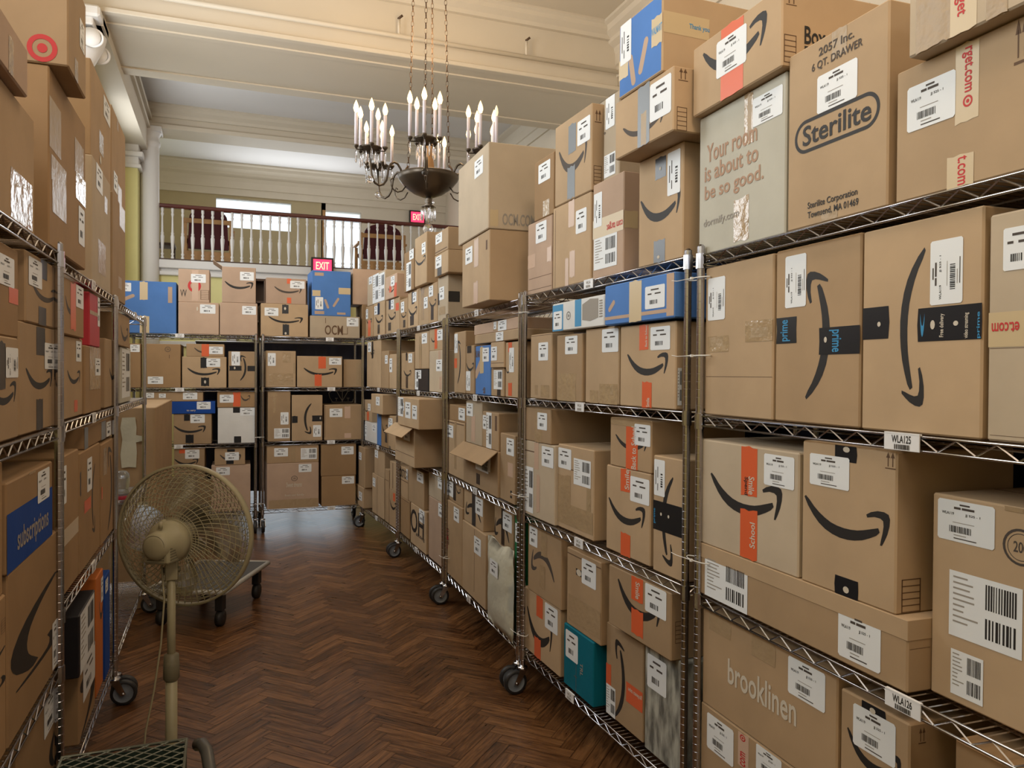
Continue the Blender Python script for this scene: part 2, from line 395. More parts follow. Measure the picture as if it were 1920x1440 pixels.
for key, R in RACKS.items():
    A = Vector(R['A']+(0,)); B = Vector(R['B']+(0,)); e = (B-A).normalized(); L = (B-A).length
    n = e.cross(Vector((0, 0, 1))); ang = math.atan2(e.y, e.x)
    FR[key] = (A, e, n, L, ang)
    rk = empty('wire_rack', A, ang); tag(rk, LOOK_R[key], 'rack', 'chrome wire racks on casters')
    H = R['h'][0]+.004
    pm = post_mesh(H)
    for x in (0, L):
        for y in (0, RD): pm.build('post', rk, (x, y, 0))
    sm = shelf_mesh(L); sh = []
    for z in R['h']: sh.append(sm.build('shelf', rk, (0, 0, z)))
    for x in (0, L):
        for y in (0, RD): caster(rk, x, y, random.uniform(-1.68, -1.48) if y == 0 else random.uniform(1.45, 1.7))
    for si, px, tx in TAGS[key]:
        py = 700; P = hit(px, py, A, n); u = (P-A).dot(e)
        t = MB(); fc = Face((0, 0, 0), (1, 0, 0), (0, 0, 1), (0, -1, 0)); w = .048 if tx else .04; hh = .034
        t.box(-w, w, -.0085, -.006, -.036, .0, 'tag_white'); t.box(-w, w, -.0085, -.001, -.001, .003, 'tag_white')
        f2 = Face((0, -.0087, 0), (1, 0, 0), (0, 0, 1), (0, -1, 0))
        if tx:
            text(t, f2, (-w*.55, w*.55, -.020, -.003), tx, 'ink', .0004); barcode(t, f2, (-w*.4, w*.5, -.034, -.023), .0004, 0, 0, 1, 1, 0, 22)
        else:
            text(t, f2, (-w*.5, w*.5, -.017, -.004), 'WLA', 'ink_grey', .0004); barcode(t, f2, (-w*.5, w*.5, -.032, -.021), .0004, 0, 0, 1, 1, 0, 9, 'ink_grey')
        t.build('shelf_tag', sh[si], (u, 0, 0))
# ------------------------------------------------------------------ the boxes
# rack, shelf, id, left and right edge and top of the front face, board, what rests on what, marks on the face, options
BX = '''
U1 0 dormify 1312 1475 178 greyboard - T:1396,170,1412,270;H:1402,190,1409,262;T:1376,370,1404,452;L:1412,172,1468,226;X:1326,250,1420,285,ink_pink|Your room;X:1322,290,1422,322,ink_pink|is about to;X:1322,328,1432,364,ink_pink|be so good.;X:1320,402,1386,420,ink_grey|dormify.com look=pale grey carton asking about a room
U1 0 drawer 1479 1668 52 kraft - H:1560,52,1588,104;X:1536,72,1602,88,ink_soft|2057 Inc.;X:1523,95,1618,113,ink_soft|6 QT. DRAWER;L:1533,126,1608,198;R:1491,190,1650,272;X:1506,211,1634,250,ink|Sterilite;X:1515,366,1608,382,ink|Sterilite Corporation;X:1515,384,1610,399,ink|Townsend, MA 01469;H:1540,395,1570,412 look=tall drawer carton with oval framed name
U1 0 bullseye 1681 2010 62 kraft - N:1792,62,1836,226;Z:1806,178,1824,200;X:1804,88,1826,172,ink_red,3|rget.com;L:1702,148,1792,234;N:1776,290,1826,350;X:1796,292,1814,346,ink_red,3|t.com;A:1902,30,1930,118 look=wide brown carton with red printed tape
U1 0 taped 1704 2010 -95 kraft_grey bullseye H:1718,-40,1758,104;N:1775,-60,1832,90;H:1758,-40,1782,100;X:1790,-30,1812,30,ink_red,3|arget;H:1850,-40,1890,40 d=.03 look=clear-taped carton cut off by frame top
U1 0 hop 1300 1467 32 kraft dormify O:1352,18,1394,178;S:1318,58,1438,122;L:1344,62,1400,132;>F:1470,64,1493,118;>A:1474,-12,1494,10;>X:1508,52,1548,86,ink|Box;>X:1508,88,1530,104,ink|L D=.6 d=.012 look=brown carton, arrow print, orange tape, topping the grey one
U1 1 plain 1323 1451 489 kraft - T:1327,630,1366,660;H:1330,632,1356,650;T:1398,600,1450,640;H:1408,614,1440,632;m:1324,706,1448,707;L:1328,520,1360,600,1 look=plain scuffed carton with curled clear tape
U1 1 upsmile 1455 1616 449 kraft_dull - S:1511,507,1556,750,1;K:1456,595,1494,644;L:1473,478,1512,576,1;K:1536,612,1616,664;X:1555,618,1578,660,ink_blue,3|prime;X:1464,600,1482,640,ink_blue,1|prime;w:1545,630,1552,644 look=tall carton, arrow pointing up, black tape
U1 1 downsmile 1618 1846 410 kraft - K:1618,576,1666,636;w:1645,602,1653,614;S:1688,468,1734,762,3;L:1745,448,1806,570,1;K:1722,573,1846,638;X:1726,588,1734,632,ink_blue,1|(;w:1744,598,1755,620;w:1787,600,1799,612;X:1762,588,1772,632,ink_white,1|Free delivery;X:1808,586,1818,634,ink_white,1|video streaming;X:1832,584,1845,634,ink_blue,1|prime look=largest carton, arrow pointing down, black tape
U1 1 comtape 1854 2010 388 kraft_grey - N:1854,584,1930,650;X:1860,604,1912,624,ink_red,2|et.com;m:1856,652,1928,653;L:1882,424,1940,505;m:1856,818,1930,819 look=carton with tan tape lettered red, at frame edge
U1 2 longbox 1307 1704 1090 kraft_dull - m:1308,1105,1703,1106.5;P:1322,1054,1402,1150;L:1572,1156,1652,1246;>m:1706,1215,1744,1216 d=-.006 D=.42 E=3 look=long low telescoping carton under two arrow boxes
U1 2 orangesmile 1310 1499 836 kraft_grey longbox O:1390,830,1420,930;O:1388,956,1420,1048;X:1404,894,1415,928,ink_white,3|Smile;X:1395,894,1403,928,ink,3|Spend;X:1406,980,1416,1028,ink_white,1|School;S:1332,900,1467,966;L:1433,854,1490,914 d=-.008 D=.36 look=greyish carton, black arrow, torn orange tape
U1 2 bigsmile 1504 1683 830 kraft longbox K:1566,824,1606,866;w:1580,836,1596,850;L:1519,854,1593,914;S:1508,945,1669,1012;K:1566,1084,1609,1128;A:1660,848,1682,880;w:1580,1098,1594,1114;>F:1690,1084,1726,1150 d=-.008 D=.36 look=brown carton, big black arrow, black tape scraps
U1 2 tallright 1747 2010 946 kraft - L:1759,942,1866,1020;c:1880,992,1950,1062;P:1780,1086,1918,1214;P:1783,1226,1844,1312;H:1790,928,1850,936;T:1884,930,1920,960 d=-.07 D=.36 look=tall carton with round stamp and three labels
U1 3 tgtlow 1313 1562 1404 kraft_dull - L:1326,1352,1376,1420;Q:1384,1376,1404,1440;X:1388,1410,1398,1440,ink_red,1|.com;Z:1388,1378,1398,1390;L:1418,1410,1466,1460 look=low brown carton with red printed tape
U1 3 brook 1317 1572 1196 kraft_dull tgtlow T:1330,1150,1370,1190;H:1372,1182,1450,1188;T:1410,1190,1454,1240;X:1365,1272,1494,1322,ink_white|brooklinen;L:1478,1246,1548,1318 look=brown carton with white lowercase lettering
U1 3 blackstrap 1575 1707 1324 kraft_dull - K:1616,1304,1660,1352;w:1630,1326,1644,1340;L:1600,1338,1680,1418;S:1588,1392,1690,1450;>A:1722,1364,1736,1394 look=carton with black strap tape over its lid edge
U1 3 lastlow 1788 2010 1440 kraft_deep - T:1880,1410,1900,1440 d=-.02 look=carton top barely showing at frame corner
U2 0 a1 990 1035 412 kraft_pink - L:1005,416,1025,454;Q:990,478,1004,503;Q:1026,462,1036,490;m:992,518,1034,519;m:990,540,1034,541 look=dented small carton with pinkish tape
U2 0 a2 1002 1039 295 kraft_deep a1 L:1010,304,1032,340;T:1018,375,1030,404 d=-.02 look=plain carton with a tilted white label
U2 0 b1 1037 1108 375 kraft - m:1041,395,1041.6,540;Q:1066,372,1077,425;L:1080,392,1100,436;Q:1068,470,1078,520;Q:1060,484,1066,536 look=tall carton with pink strips of tape
U2 0 b2 1041 1111 216 kraft b1 G:1066,232,1080,286;L:1083,222,1107,268;s:1048,268,1101,322;G:1064,312,1078,372;>F:1113,310,1128,346;>A:1115,206,1128,230 look=carton with faded arrow and grey tape strip
U2 0 c1 1111 1170 334 kraft_pink - N:1111,404,1170,440;X:1138,412,1168,428,ink_red,2|com target;>N:1170,395,1196,428;L:1114,362,1129,426,1;P:1114,442,1157,502 D=.36 look=squat carton wrapped with red lettered tape
U2 0 c2 1132 1162 178 kraft_grey c1 L:1136,180,1153,238,1;P:1133,288,1154,330;X:1132,248,1136,252,ink_soft|o d=-.05 D=.28 look=narrow carton with two tall white labels
U2 0 d1 1198 1282 284 kraft - K:1229,294,1249,334;L:1252,283,1276,364,1;S:1201,362,1276,414;K:1226,450,1247,492;w:1232,478,1238,486;w:1236,312,1241,320 look=tall carton, black arrow, beside the post
U2 0 d2 1154 1263 158 kraft d1 s:1168,218,1246,250;G:1196,146,1218,290;H:1202,210,1212,280;L:1219,148,1259,220;>A:1272,128,1290,152;>F:1269,200,1288,246 d=.085 D=.40 look=overhanging carton, arrow under silver tape
U2 0 d3 1161 1243 16 kraft d2 U:1161,0,1243,100;L:1164,42,1184,118,1;N:1160,110,1178,148;N:1222,30,1243,84;X:1222,48,1242,62,ink_blue|WALMART;C:1178,80,1216,158;C2:1190,160,1240,184;>N:1244,28,1330,68;>X:1292,48,1330,60,ink_blue|Thank you d=.09 D=.5 look=blue fronted carton highest up
U2 1 e1 995 1035 626 kraft - L:1010,642,1028,676;T:1003,722,1008,740;T:1014,722,1030,745;m:996,628,1034,629 look=plain narrow carton by the left post
U2 1 e2 1044 1092 627 kraft_dull - L:1060,630,1083,664;T:1046,700,1080,752 look=bulging carton with dented lower corner
U2 1 e3 1098 1161 614 kraft - L:1132,616,1163,660;T:1106,732,1122,756;T:1124,720,1158,758;H:1144,722,1150,740 look=scuffed plain carton in the middle
U2 1 e4 1163 1268 607 kraft - O:1199,602,1216,656;X:1210,610,1214,650,ink_white,1|Back to School;L:1220,612,1257,656;S:1176,662,1253,704;O:1204,716,1222,766;X:1212,746,1218,764,ink_white,1|Smile;>P:1270,690,1278,760 look=carton, black arrow, two orange tape strips
U2 1 e5 1036 1133 561 whiteboard e1,e2,e3 B:1036,572,1056,622;L:1038,584,1054,618;B:1078,560,1090,612;g:1092,560,1122,602;c:1062,584,1070,600;X:1124,562,1130,594,ink_grey,1|IIIIIII d=.0 D=.38 look=white and blue glossy flat box
U2 1 e6 1134 1265 523 blueboard e3,e4 N:1180,520,1203,604;L:1210,535,1247,578;D:1250,512,1264,592;m:1254,520,1255,568;m:1259,520,1260,568;C:1142,562,1152,586;D:1134,592,1180,598;D:1200,582,1250,589 d=.02 D=.42 look=blue walled flat box with tan tape
U2 2 f1 977 1043 830 kraft_grey - P:985,875,1000,960;Q:1002,828,1010,880;L:1016,838,1038,876;m:978,844,1005,846;Q:1006,890,1012,960 look=dusty carton with stacked barcodes
U2 2 f2 985 1033 763 kraft_dull f1 T:1003,762,1016,830;L:1008,774,1026,806 D=.44 look=small deep carton, single label
U2 2 f3 1044 1114 838 kraft - L:1044,840,1068,878;P:1076,862,1108,912;T:1046,890,1070,970;m:1044,880,1100,882;H:1100,880,1108,960;T:1044,950,1112,990 d=-.025 look=crushed carton with torn paperwork
U2 2 f4 1137 1220 880 kraft - O:1164,876,1182,922;X:1172,880,1180,918,ink_white,1|Smile;L:1182,896,1218,944;S:1141,942,1210,984;O:1164,1000,1182,1044 d=-.02 look=carton, arrow, orange tape, lower of pair
U2 2 f5 1144 1222 786 kraft_dull f4 O:1174,778,1196,890;X:1184,800,1193,880,ink_white,1|Back to School;S:1154,818,1214,844;L:1190,796,1220,836;T:1146,782,1220,800 d=-.02 look=carton, arrow, orange tape, upper of pair
U2 2 f6 1225 1283 858 kraft - L:1227,862,1247,930,1;S:1241,892,1262,1060,3;K:1221,944,1283,1000;X:1224,952,1230,980,ink_blue,1|prime;w:1238,960,1242,968;w:1252,965,1256,973 look=tall carton, arrow pointing down, black prime tape
U2 3 g1 982 1051 1121 kraft - O:1006,1112,1018,1158;S:988,1152,1036,1212;L:1022,1136,1046,1184;O:1002,1196,1014,1262 look=carton, arrow, orange tape strips
U2 3 g2 990 1053 992 kraft_dull g1 T:1015,984,1026,1044;L:993,988,1008,1024;s:996,1036,1040,1080,2;T:1012,1060,1022,1104 look=carton with upside-down arrow
U2 3 g3 1057 1113 1186 tealboard - L:1061,1186,1084,1238;m:1080,1190,1080.5,1300;X:1088,1244,1093,1268,ink_grey,3|TRL;m:1076,1268,1082,1269 look=teal carton
U2 3 g4 1063 1128 1040 kraft_dull g3 w:1080,1066,1092,1082;K:1080,1068,1092,1080;L:1091,1052,1118,1100;m:1064,1050,1127,1052;T:1066,1130,1126,1180 look=well-taped brown carton standing on the teal one
U2 3 g5 1136 1207 1186 kraft_dull - S:1153,1202,1172,1352,1;O:1136,1244,1146,1286;P:1137,1286,1154,1348;O:1174,1288,1205,1326;X:1178,1296,1204,1306,ink_white,2|gnileets tape d=-.045 look=tall carton, arrow pointing up, orange tape
U2 3 g6 1209 1283 1222 plastic_wrap - L:1214,1234,1250,1298;H:1230,1208,1240,1222 d=-.035 look=carton smothered in clear stretch film
U2 3 g7 1141 1259 1085 kraft_dull g5,g6 S:1158,1104,1240,1162;O:1184,1076,1206,1128;X:1192,1092,1200,1124,ink_white,3|Smile;O:1184,1144,1206,1192;L:1210,1088,1250,1142;T:1150,1066,1250,1078;>F:1266,1164,1281,1206 d=.0 D=.42 look=carton under film, arrow, orange tape
U3 0 h1 867 918 444 kraft - L:873,464,886,494;Q:889,448,897,500;Q:888,528,896,570;m:911,450,914,468 d=.12 D=.40 look=protruding brown carton below the lettered one
U3 0 h2 860 916 292 kraft_grey h1 L:890,297,906,330;>N:919,393,934,424;>X:942,402,1004,424,ink_grey|OCM.COM;m:872,300,874,302 d=.13 D=.46 look=large lettered carton beside the chandelier
U3 1 i1 852 873 622 kraft_dull - S:858,638,864,720,1;L:852,626,858,662,1;O:850,672,857,690 look=tall slim carton with sideways arrow
U3 1 i2 874 890 648 kraft_dull - S:872,680,889,696;K:876,634,884,662;L:869,696,877,732,1;O:864,665,870,684 d=-.005 look=slim carton with arrow, left of blue
U3 1 i3 891 920 648 blueboard - N:900,650,907,700;L:905,652,917,678;X:891,658,900,670,ink_brown|KAR;C:890,672,902,712;X:905,726,910,738,ink_brown,1|ab look=blue panelled carton with tan tape
U3 1 i5 921 945 690 kraft_dull - P:926,694,942,730;K:932,725,939,742;m:921,692,944,693 look=lower crumpled carton half in shadow
U3 1 i4 920 946 641 kraft i5 L:921,650,932,676;m:921,680,945,681 look=small carton squeezed above another
U3 1 i6 947 973 641 kraft - L:955,652,964,698,1;O:953,718,960,742;S:946,690,956,700;O:953,642,960,660 look=tall carton, red-orange tape, beside post
U3 1 i7 890 976 622 kraft i3,i4,i6 L:930,622,944,640 D=.3 look=long flat carton lying under another
U3 1 i8 889 972 602 kraft_pink i7 L:934,598,950,618;T:925,600,934,620;L:926,600,931,614 D=.3 look=topmost long flat carton tucked beneath shelf
U3 2 j1 836 871 790 kraft - L:839,797,850,820;m:838,793,870,795;T:852,790,856,880 look=tall plain carton right of the post
U3 2 j2 842 873 760 kraft_deep j1 L:860,765,872,788 look=small carton squeezed under the shelf
U3 2 j3 869 935 838 kraft_dull - P:892,858,916,884;K:893,888,900,908;m:872,834,930,836;L:900,855,920,882,0 d=-.006 E=1 look=crushed open carton with sagging flap
U3 2 j4 874 904 752 kraft_grey j3 L:875,756,887,780;Q:884,780,891,828 look=upright carton with vertical pink tape
U3 2 j5 905 935 773 kraft_dull j3 L:903,778,911,804;P:912,770,922,840;m:928,780,932,808 look=upright carton with long paper strip
U3 2 j6 937 966 814 kraft_dull - L:950,822,964,854;Q:952,868,962,894;X:957,920,960,934,ink,1|II look=tall narrow carton next to post
U3 3 k1 836 867 944 kraft_dull - L:851,952,861,978;X:836,990,841,1030,ink_red,1|target;X:837,990,842,1020,ink_brown,1|abcd look=tall carton with faint red lettering
U3 3 k2 838 868 898 kraft_dull k1 L:839,902,850,930;K:850,904,855,938;S:855,915,864,926 look=small carton with black tape and arrow
U3 3 k3 867 914 990 kraft - L:889,1008,902,1040;m:889,992,889.6,1110 look=plain tall carton with greenish label
U3 3 k4 870 906 921 kraft k3 K:885,922,892,990;L:892,934,906,966;S:873,945,902,972,2 look=carton with black tape above the plain one
U3 3 k6 924 963 950 kraft_dull - K:940,952,946,1022;L:943,962,960,996;S:925,972,955,1010,2;m:924,952,962,953 d=-.06 look=arrow carton behind the white mailing bag
U3 3 k7 965 974 966 greenboard - L:967,982,974,1018 d=-.03 look=thin green carton tucked behind post
U4 0 l1 750 764 560 kraft_dull - L:752,566,758,586;S:752,586,762,596;K:756,600,760,614 look=small arrow carton nearest the left post
U4 0 l2 765 784 545 kraft - K:772,547,777,570;L:774,548,781,566;S:766,576,782,592;K:769,592,776,610 look=arrow carton with black tape strip
U4 0 l3 785 804 537 kraft - L:795,557,802,578;T:790,540,795,600 look=plain carton with small blue-white label
U4 0 l4 804 820 531 kraft_dull - L:804,536,812,556;S:805,562,818,576;K:808,574,813,600 look=narrow arrow carton with zip of black tape
U4 0 l5 821 840 518 kraft_grey - L:824,538,833,562;K:820,550,824,572;>K:841,546,862,566;H:823,575,835,590 look=carton with wide black tape around its side
U4 0 l6 815 840 474 kraft l5 L:817,480,828,502;K:820,500,828,520 d=.02 D=.38 look=carton with label over black tape, mid stack
U4 0 l7 816 840 432 kraft l6 L:817,438,829,456;m:816,468,838,470 d=.02 D=.38 look=slumped carton at the stack top
U4 0 l8 778 800 441 kraft l3,l4 L:791,455,798,476;S:779,482,798,497 d=.035 D=.4 look=overhanging arrow carton on two others
U4 0 l9 758 776 470 kraft_deep l2 P:762,492,771,545;L:768,468,776,486 d=.02 look=carton with hanging white paper wrap
U4 1 m1 753 776 661 kraft_dull - K:761,658,764,676;L:766,663,773,680;S:757,694,771,706;K:761,706,765,728 look=carton with arrow and black tape under shelf
U4 1 m2 778 803 692 blackboard - P:776,694,782,730;L:783,694,790,710 look=black carton with white labels
U4 1 m3 778 804 623 kraft m2 L:791,625,801,644;T:786,630,791,690 look=plain carton on the black one
U4 1 m4 805 834 657 kraft_grey - L:818,674,829,696;Q:822,658,826,674;Q:824,706,828,730 look=greyish carton with pink tape above label
U4 1 m5 805 833 613 kraft m4 O:815,612,820,654;L:820,618,830,638;S:808,632,818,642 look=small carton with orange tape stripe
U4 2 n1 741 777 797 kraft - L:757,803,769,826;m:748,796,775,800;m:742,850,776,851 d=.13 D=.5 E=1 look=crushed protruding carton with torn edges
U4 2 n2 746 785 746 kraft n1 P:744,740,754,775;L:760,754,770,784;L:773,760,782,786;L:754,755,758,770 d=.16 D=.52 look=protruding carton with row of labels
U4 3 o1 770 799 951 kraft - L:786,954,796,978;X:767,958,795,1002,ink|OH;X:780,1003,796,1012,ink_soft|abcdefg look=carton printed with big letters OH
U4 3 o2 766 795 880 kraft_dull o1 L:782,884,794,904 look=plain carton on the OH lettered one
U4 3 o3 746 768 934 kraft_deep - m:746,936,767,937 look=plain brown carton left of OH one
U4 3 o4 745 765 875 kraft_dull o3 X:747,880,765,896,ink|COSTCO;m:747,900,765,901.5;L:762,878,765,898 look=carton with black warehouse lettering
U4 3 o5 804 834 938 kraft_pink - L:822,945,832,970 look=tall pinkish carton by the right post
U4 3 o6 804 834 886 kraft_grey o5 L:821,894,831,916;X:806,888,830,900,ink_grey|the box look=greyish carton with lilac label
U5 0 p1 686 699 574 kraft_dull - O:690,600,695,630;L:686,580,690,598;S:687,598,697,608 look=arrow carton with orange tape at far end
U5 0 p2 700 721 567 kraft - K:708,568,712,590;L:702,574,708,590;S:704,592,718,606;K:708,608,712,626 look=arrow carton with black tape, middle
U5 0 p3 724 749 560 kraft - K:729,562,733,580;L:733,562,739,580;S:728,586,742,600;K:728,605,733,620;O:742,568,748,582 look=arrow carton with black and orange tape
U5 0 p4 689 722 513 kraft_grey p1,p2 P:699,514,710,568;P:710,512,721,564;L:692,518,698,532 look=carton covered with white paperwork
U5 0 p5 723 744 516 kraft_pink p3 L:733,518,740,536;S:728,538,740,548;O:730,536,734,548;O:739,530,744,570 d=.0 look=small pinkish carton on the stack
U5 1 q1 688 714 638 kraft - K:697,640,700,672;L:690,642,696,660;S:694,656,702,666 look=taller carton with black tape and arrow
U5 1 q2 715 729 658 kraft_dull - L:722,666,727,682 look=narrow plain carton in the middle
U5 1 q3 730 745 664 kraft - L:729,672,734,698 look=plain carton with slim label near post
U5 2 r1 684 706 792 whiteboard - L:698,796,705,810;L:684,796,688,818 look=pale carton with several labels
U5 2 r2 707 714 776 blueboard - look=narrow bright blue upright carton
U5 2 r3 715 727 776 kraft_deep - S:716,795,726,812;K:722,812,726,830 look=narrow arrow carton in shade
U5 2 r4 683 697 750 kraft r1 L:690,757,695,770;S:684,765,690,772;O:688,772,692,788 look=small carton with orange tape stripe
U5 2 r5 696 717 739 kraft r2,r3 L:705,744,712,760 d=.06 D=.4 look=flat carton jutting out below the shelf
U5 2 n3 728 742 780 kraft_dull - L:728,784,736,804;X:729,836,733,848,ink_soft|a look=carton just left of the crushed protruding one
U5 3 o7 730 744 920 kraft_dull - S:731,940,743,956;O:737,925,741,940 look=arrow carton nearest the near post
U5 3 o8 731 743 866 kraft o7 m:736,868,737,916 look=thin leaning carton on an arrow carton
U5 3 s1 667 681 911 kraft - S:667,924,676,938;L:673,922,679,938 d=.03 D=.28 look=small arrow carton overhanging the caster
U5 3 s2 672 684 838 kraft_dull s1 L:673,848,678,862 d=.02 D=.28 look=narrow tall carton on the small one
U5 3 s3 698 720 892 kraft - L:699,896,704,912;m:707,894,707.5,965 look=tall lower carton in the middle
U5 3 s4 702 721 841 kraft s3 L:703,844,709,858 look=plain carton stacked mid rack
U5 3 s5 722 729 880 kraft_dull - m:722,900,729,901 look=slim carton squeezed mid row
B2 0 t1 489 578 570 kraft - K:529,571,541,588;w:532,575,537,582;L:496,577,522,592;S:503,594,568,606;K:530,608,542,628;w:533,622,538,628 D=.40 look=arrow carton with black tape top and bottom
B2 0 t2 581 675 593 kraft_grey - X:609,610,643,628,ink_brown|OCM;L:650,596,672,612;m:610,596,611,606;m:651,614,652,626;m:643,626,652,627 D=.40 look=lettered low carton under the blue one
B2 0 t3 499 574 522 kraft_pink t1 O:538,522,546,532;s:514,538,566,550;L:544,527,571,541;O:538,558,546,569 D=.34 look=pinkish arrow carton with orange tape
B2 0 t4 585 658 508 blueboard t2 D:590,511,607,517;N:580,544,601,555;N:635,540,657,552;L:591,557,606,580,1;C:606,558,638,580;D:590,583,608,589;D:632,586,648,590 D=.4 look=blue carton standing on the lettered one
B2 0 t5 679 718 572 kraft_deep - look=shaded brown carton in the corner d=-.03 D=.38
B2 0 t6 661 718 505 kraft_pink t5 d=-.04 D=.38 look=plain corner carton stacked high
B2 1 u1 498 555 658 kraft - L:502,662,517,686,1;T:504,700,550,722;H:550,680,553,700;T:530,660,545,680 look=crinkled carton with clear tape
B2 1 u2 557 642 668 kraft - O:597,666,611,691;S:569,690,632,704;L:617,671,640,684;O:590,702,603,724 look=wide arrow carton with orange strips
B2 1 u3 644 680 674 kraft_dull - T:668,680,676,722 d=-.05 look=plain carton set back by the post
B2 2 v1 502 545 733 kraft_dull - T:508,736,520,744;T:512,746,517,775;L:526,773,541,796,1;P:514,803,543,822 look=tall carton with barcodes low down
B2 2 v2 547 605 741 kraft - K:547,780,558,793;K:585,779,605,790;w:599,781,602,787;S:570,756,584,814,3;L:587,797,602,819,1 look=square carton, arrow pointing down
B2 2 v3 608 680 759 kraft_dull - L:618,766,642,782;Q:646,762,657,784;Q:646,812,658,821;m:609,760,609.8,820 look=carton with bowed open top edge
B2 3 w1 500 598 868 kraft_pink - L:560,870,584,885;X:537,904,566,913,ink_white|Sweet dreams;X:534,926,570,931,ink_white|from our family;c:546,892,558,902;T:504,936,596,955 D=.4 look=wide bulging carton with pale script
B2 3 w2 500 598 836 kraft_dull w1 L:514,840,540,856;P:564,840,594,861;T:546,838,554,866 D=.4 look=wide low carton above the scripted one
B2 3 w3 603 667 892 kraft_deep - L:641,893,664,907 look=brown carton lower of the pair
B2 3 w4 602 668 833 kraft_deep w3 L:640,837,663,852 look=brown carton upper of the pair
B1 0 x1 216 331 527 blueboard - N:262,528,277,562;D:315,538,323,568;m:317,540,318,566;m:320,540,321,566;N:262,592,280,625;L:222,530,246,546;C:228,550,252,566 D=.42 look=large bright blue carton with tape
B1 0 x2 334 411 567 kraft_pink - L:375,571,404,588;w:368,574,372,584 look=plain pinkish carton left of its twin
B1 0 x3 412 483 568 kraft_pink - L:454,574,480,590 look=plain pinkish carton right of its twin
B1 0 x4 334 393 505 kraft_pink x2 L:358,514,386,530;c:352,524,377,548;Q:360,506,372,564;X:338,543,350,556,ink_soft|VV;F:376,544,392,562 D=.36 look=carton with red ring mark
B1 0 x5 416 480 501 kraft_pink x3 L:450,510,476,526;S:421,528,475,542 D=.36 E=2 look=arrow carton with an opened side flap
B1 1 y1 236 264 644 kraft_deep - L:244,646,262,660 d=-.02 look=carton peeking past the left rack post
B1 1 y2 274 339 645 kraft_deep - L:277,706,306,720;c:309,650,320,660;m:317,665,318,672 look=brown carton with label at its foot
B1 1 y3 341 425 669 kraft - K:376,670,388,690;L:387,672,413,688;S:351,690,413,704;K:377,708,392,724;w:382,712,387,720 look=wide arrow carton with black tape ends
B1 1 y4 349 421 645 kraft_dull y3 s:364,652,400,662;O:378,645,392,668;L:392,650,418,664 D=.36 look=low carton with orange tape atop another
B1 1 y5 428 482 659 kraft_dull - S:450,666,462,714,1;K:430,686,453,695;K:464,686,483,696;w:438,687,442,693;L:434,658,450,684,1 look=carton with vertical arrow and black band
B1 2 z1 325 397 776 kraft_dull - K:345,777,356,789;L:357,777,384,793;S:326,798,386,812;K:348,815,363,831 look=arrow carton beneath the royal blue one
B1 2 z5 408 480 764 whiteboard - K:437,764,450,774;L:450,764,478,779;K:439,818,452,830 look=carton wrapped in white plastic
B1 2 z2 272 404 753 royalboard z1 L:369,751,395,765;X:350,768,367,772,ink_white|to aery D=.4 look=long royal blue flat carton
B1 2 z3 272 381 734 kraft_dull z2 L:270,736,286,746;L:298,738,311,746;L:343,734,370,747 D=.36 look=long flat brown carton with three labels
B1 2 z4 407 479 733 kraft_deep z5 L:412,740,438,755;O:437,733,451,762;s:451,741,469,752 look=low carton with orange tape on the white one
B1 3 zz1 326 384 840 kraft_dull - L:347,843,374,860;S:324,860,372,872;O:336,843,347,850 look=arrow carton right behind the fan
B1 3 zz2 396 470 872 kraft_pink - L:405,876,431,891 look=pale carton lower right behind fan
B1 3 zz3 402 460 842 kraft_dull zz2 K:426,840,440,847;L:422,848,448,863;s:412,852,452,864;K:424,863,438,870 look=small arrow carton with black tape bits
L1 0 la -42 64 158 kraft_dull - T:20,330,60,420 D=.42 look=big plain carton at frame's left edge
L1 0 lb -42 52 20 kraft_pink la T:16,70,25,140 d=.01 D=.4 look=plain carton topping the left edge stack
L1 0 lc 92 160 180 kraft_deep - H:90,192,114,285;H:96,305,124,350;H:98,340,124,408;H:140,268,156,330;T:142,330,160,380;L:147,390,158,460 d=.0 look=large carton with glinting clear tape
L1 0 ld 128 161 -30 kraft_dull lc L:149,42,158,95;T:140,112,146,170;<Z:50,64,108,116 d=.05 D=.42 look=carton with red bullseye on its near side
L1 1 le -45 34 628 kraft_dull - K:-4,640,10,730;L:11,652,34,708,1;S:-20,715,30,760 look=lower arrow carton at frame's left edge
L1 1 lf 36 108 610 kraft_dull - K:68,614,84,666;L:83,644,105,692;S:48,690,98,730;K:68,748,80,806 look=lower arrow carton beside the near post
L1 1 lg -45 34 448 kraft_deep le L:-2,480,26,536;O:16,540,35,570 look=upper carton with reddish tape at left edge
L1 1 lh 48 108 476 kraft_dull lf K:76,482,88,524;L:53,486,78,538;s:58,534,106,566;K:72,576,86,612 look=upper arrow carton with black tape, near post
L1 2 li 14 108 1036 kraft_deep - S:20,1118,106,1262,3;L:100,1160,110,1246 look=huge carton with sweeping arrow
L1 2 lj 9 98 886 kraft_deep li W:9,940,98,1046;X:32,970,90,1020,ink_grey|subscriptions;L:70,880,92,938;H:54,880,66,888 look=carton with dark blue printed band
L1 2 lk -45 11 1140 kraft_deep - S:-30,1230,14,1300,3;F:2,1160,10,1186 look=arrow carton at frame's lower left
L1 2 ll -45 8 860 kraft_deep lk look=shaded plain carton at lower left edge
L1 3 lm 32 112 1330 kraft_deep - L:82,1300,106,1366;S:92,1360,112,1440,3 look=low carton with label near basket
L2 0 ln 173 207 318 kraft_grey - H:196,370,201,400;H:184,455,198,515;L:180,305,192,352 look=tall carton with creased silver tape
L2 0 lo 170 207 152 kraft_dull ln L:194,190,206,228;T:186,250,194,290;w:186,290,190,310 look=plain upper carton on the taped one
L2 0 lp 211 235 378 kraft_dull - H:224,385,234,430;H:222,520,228,542 look=narrow carton at the row's far end
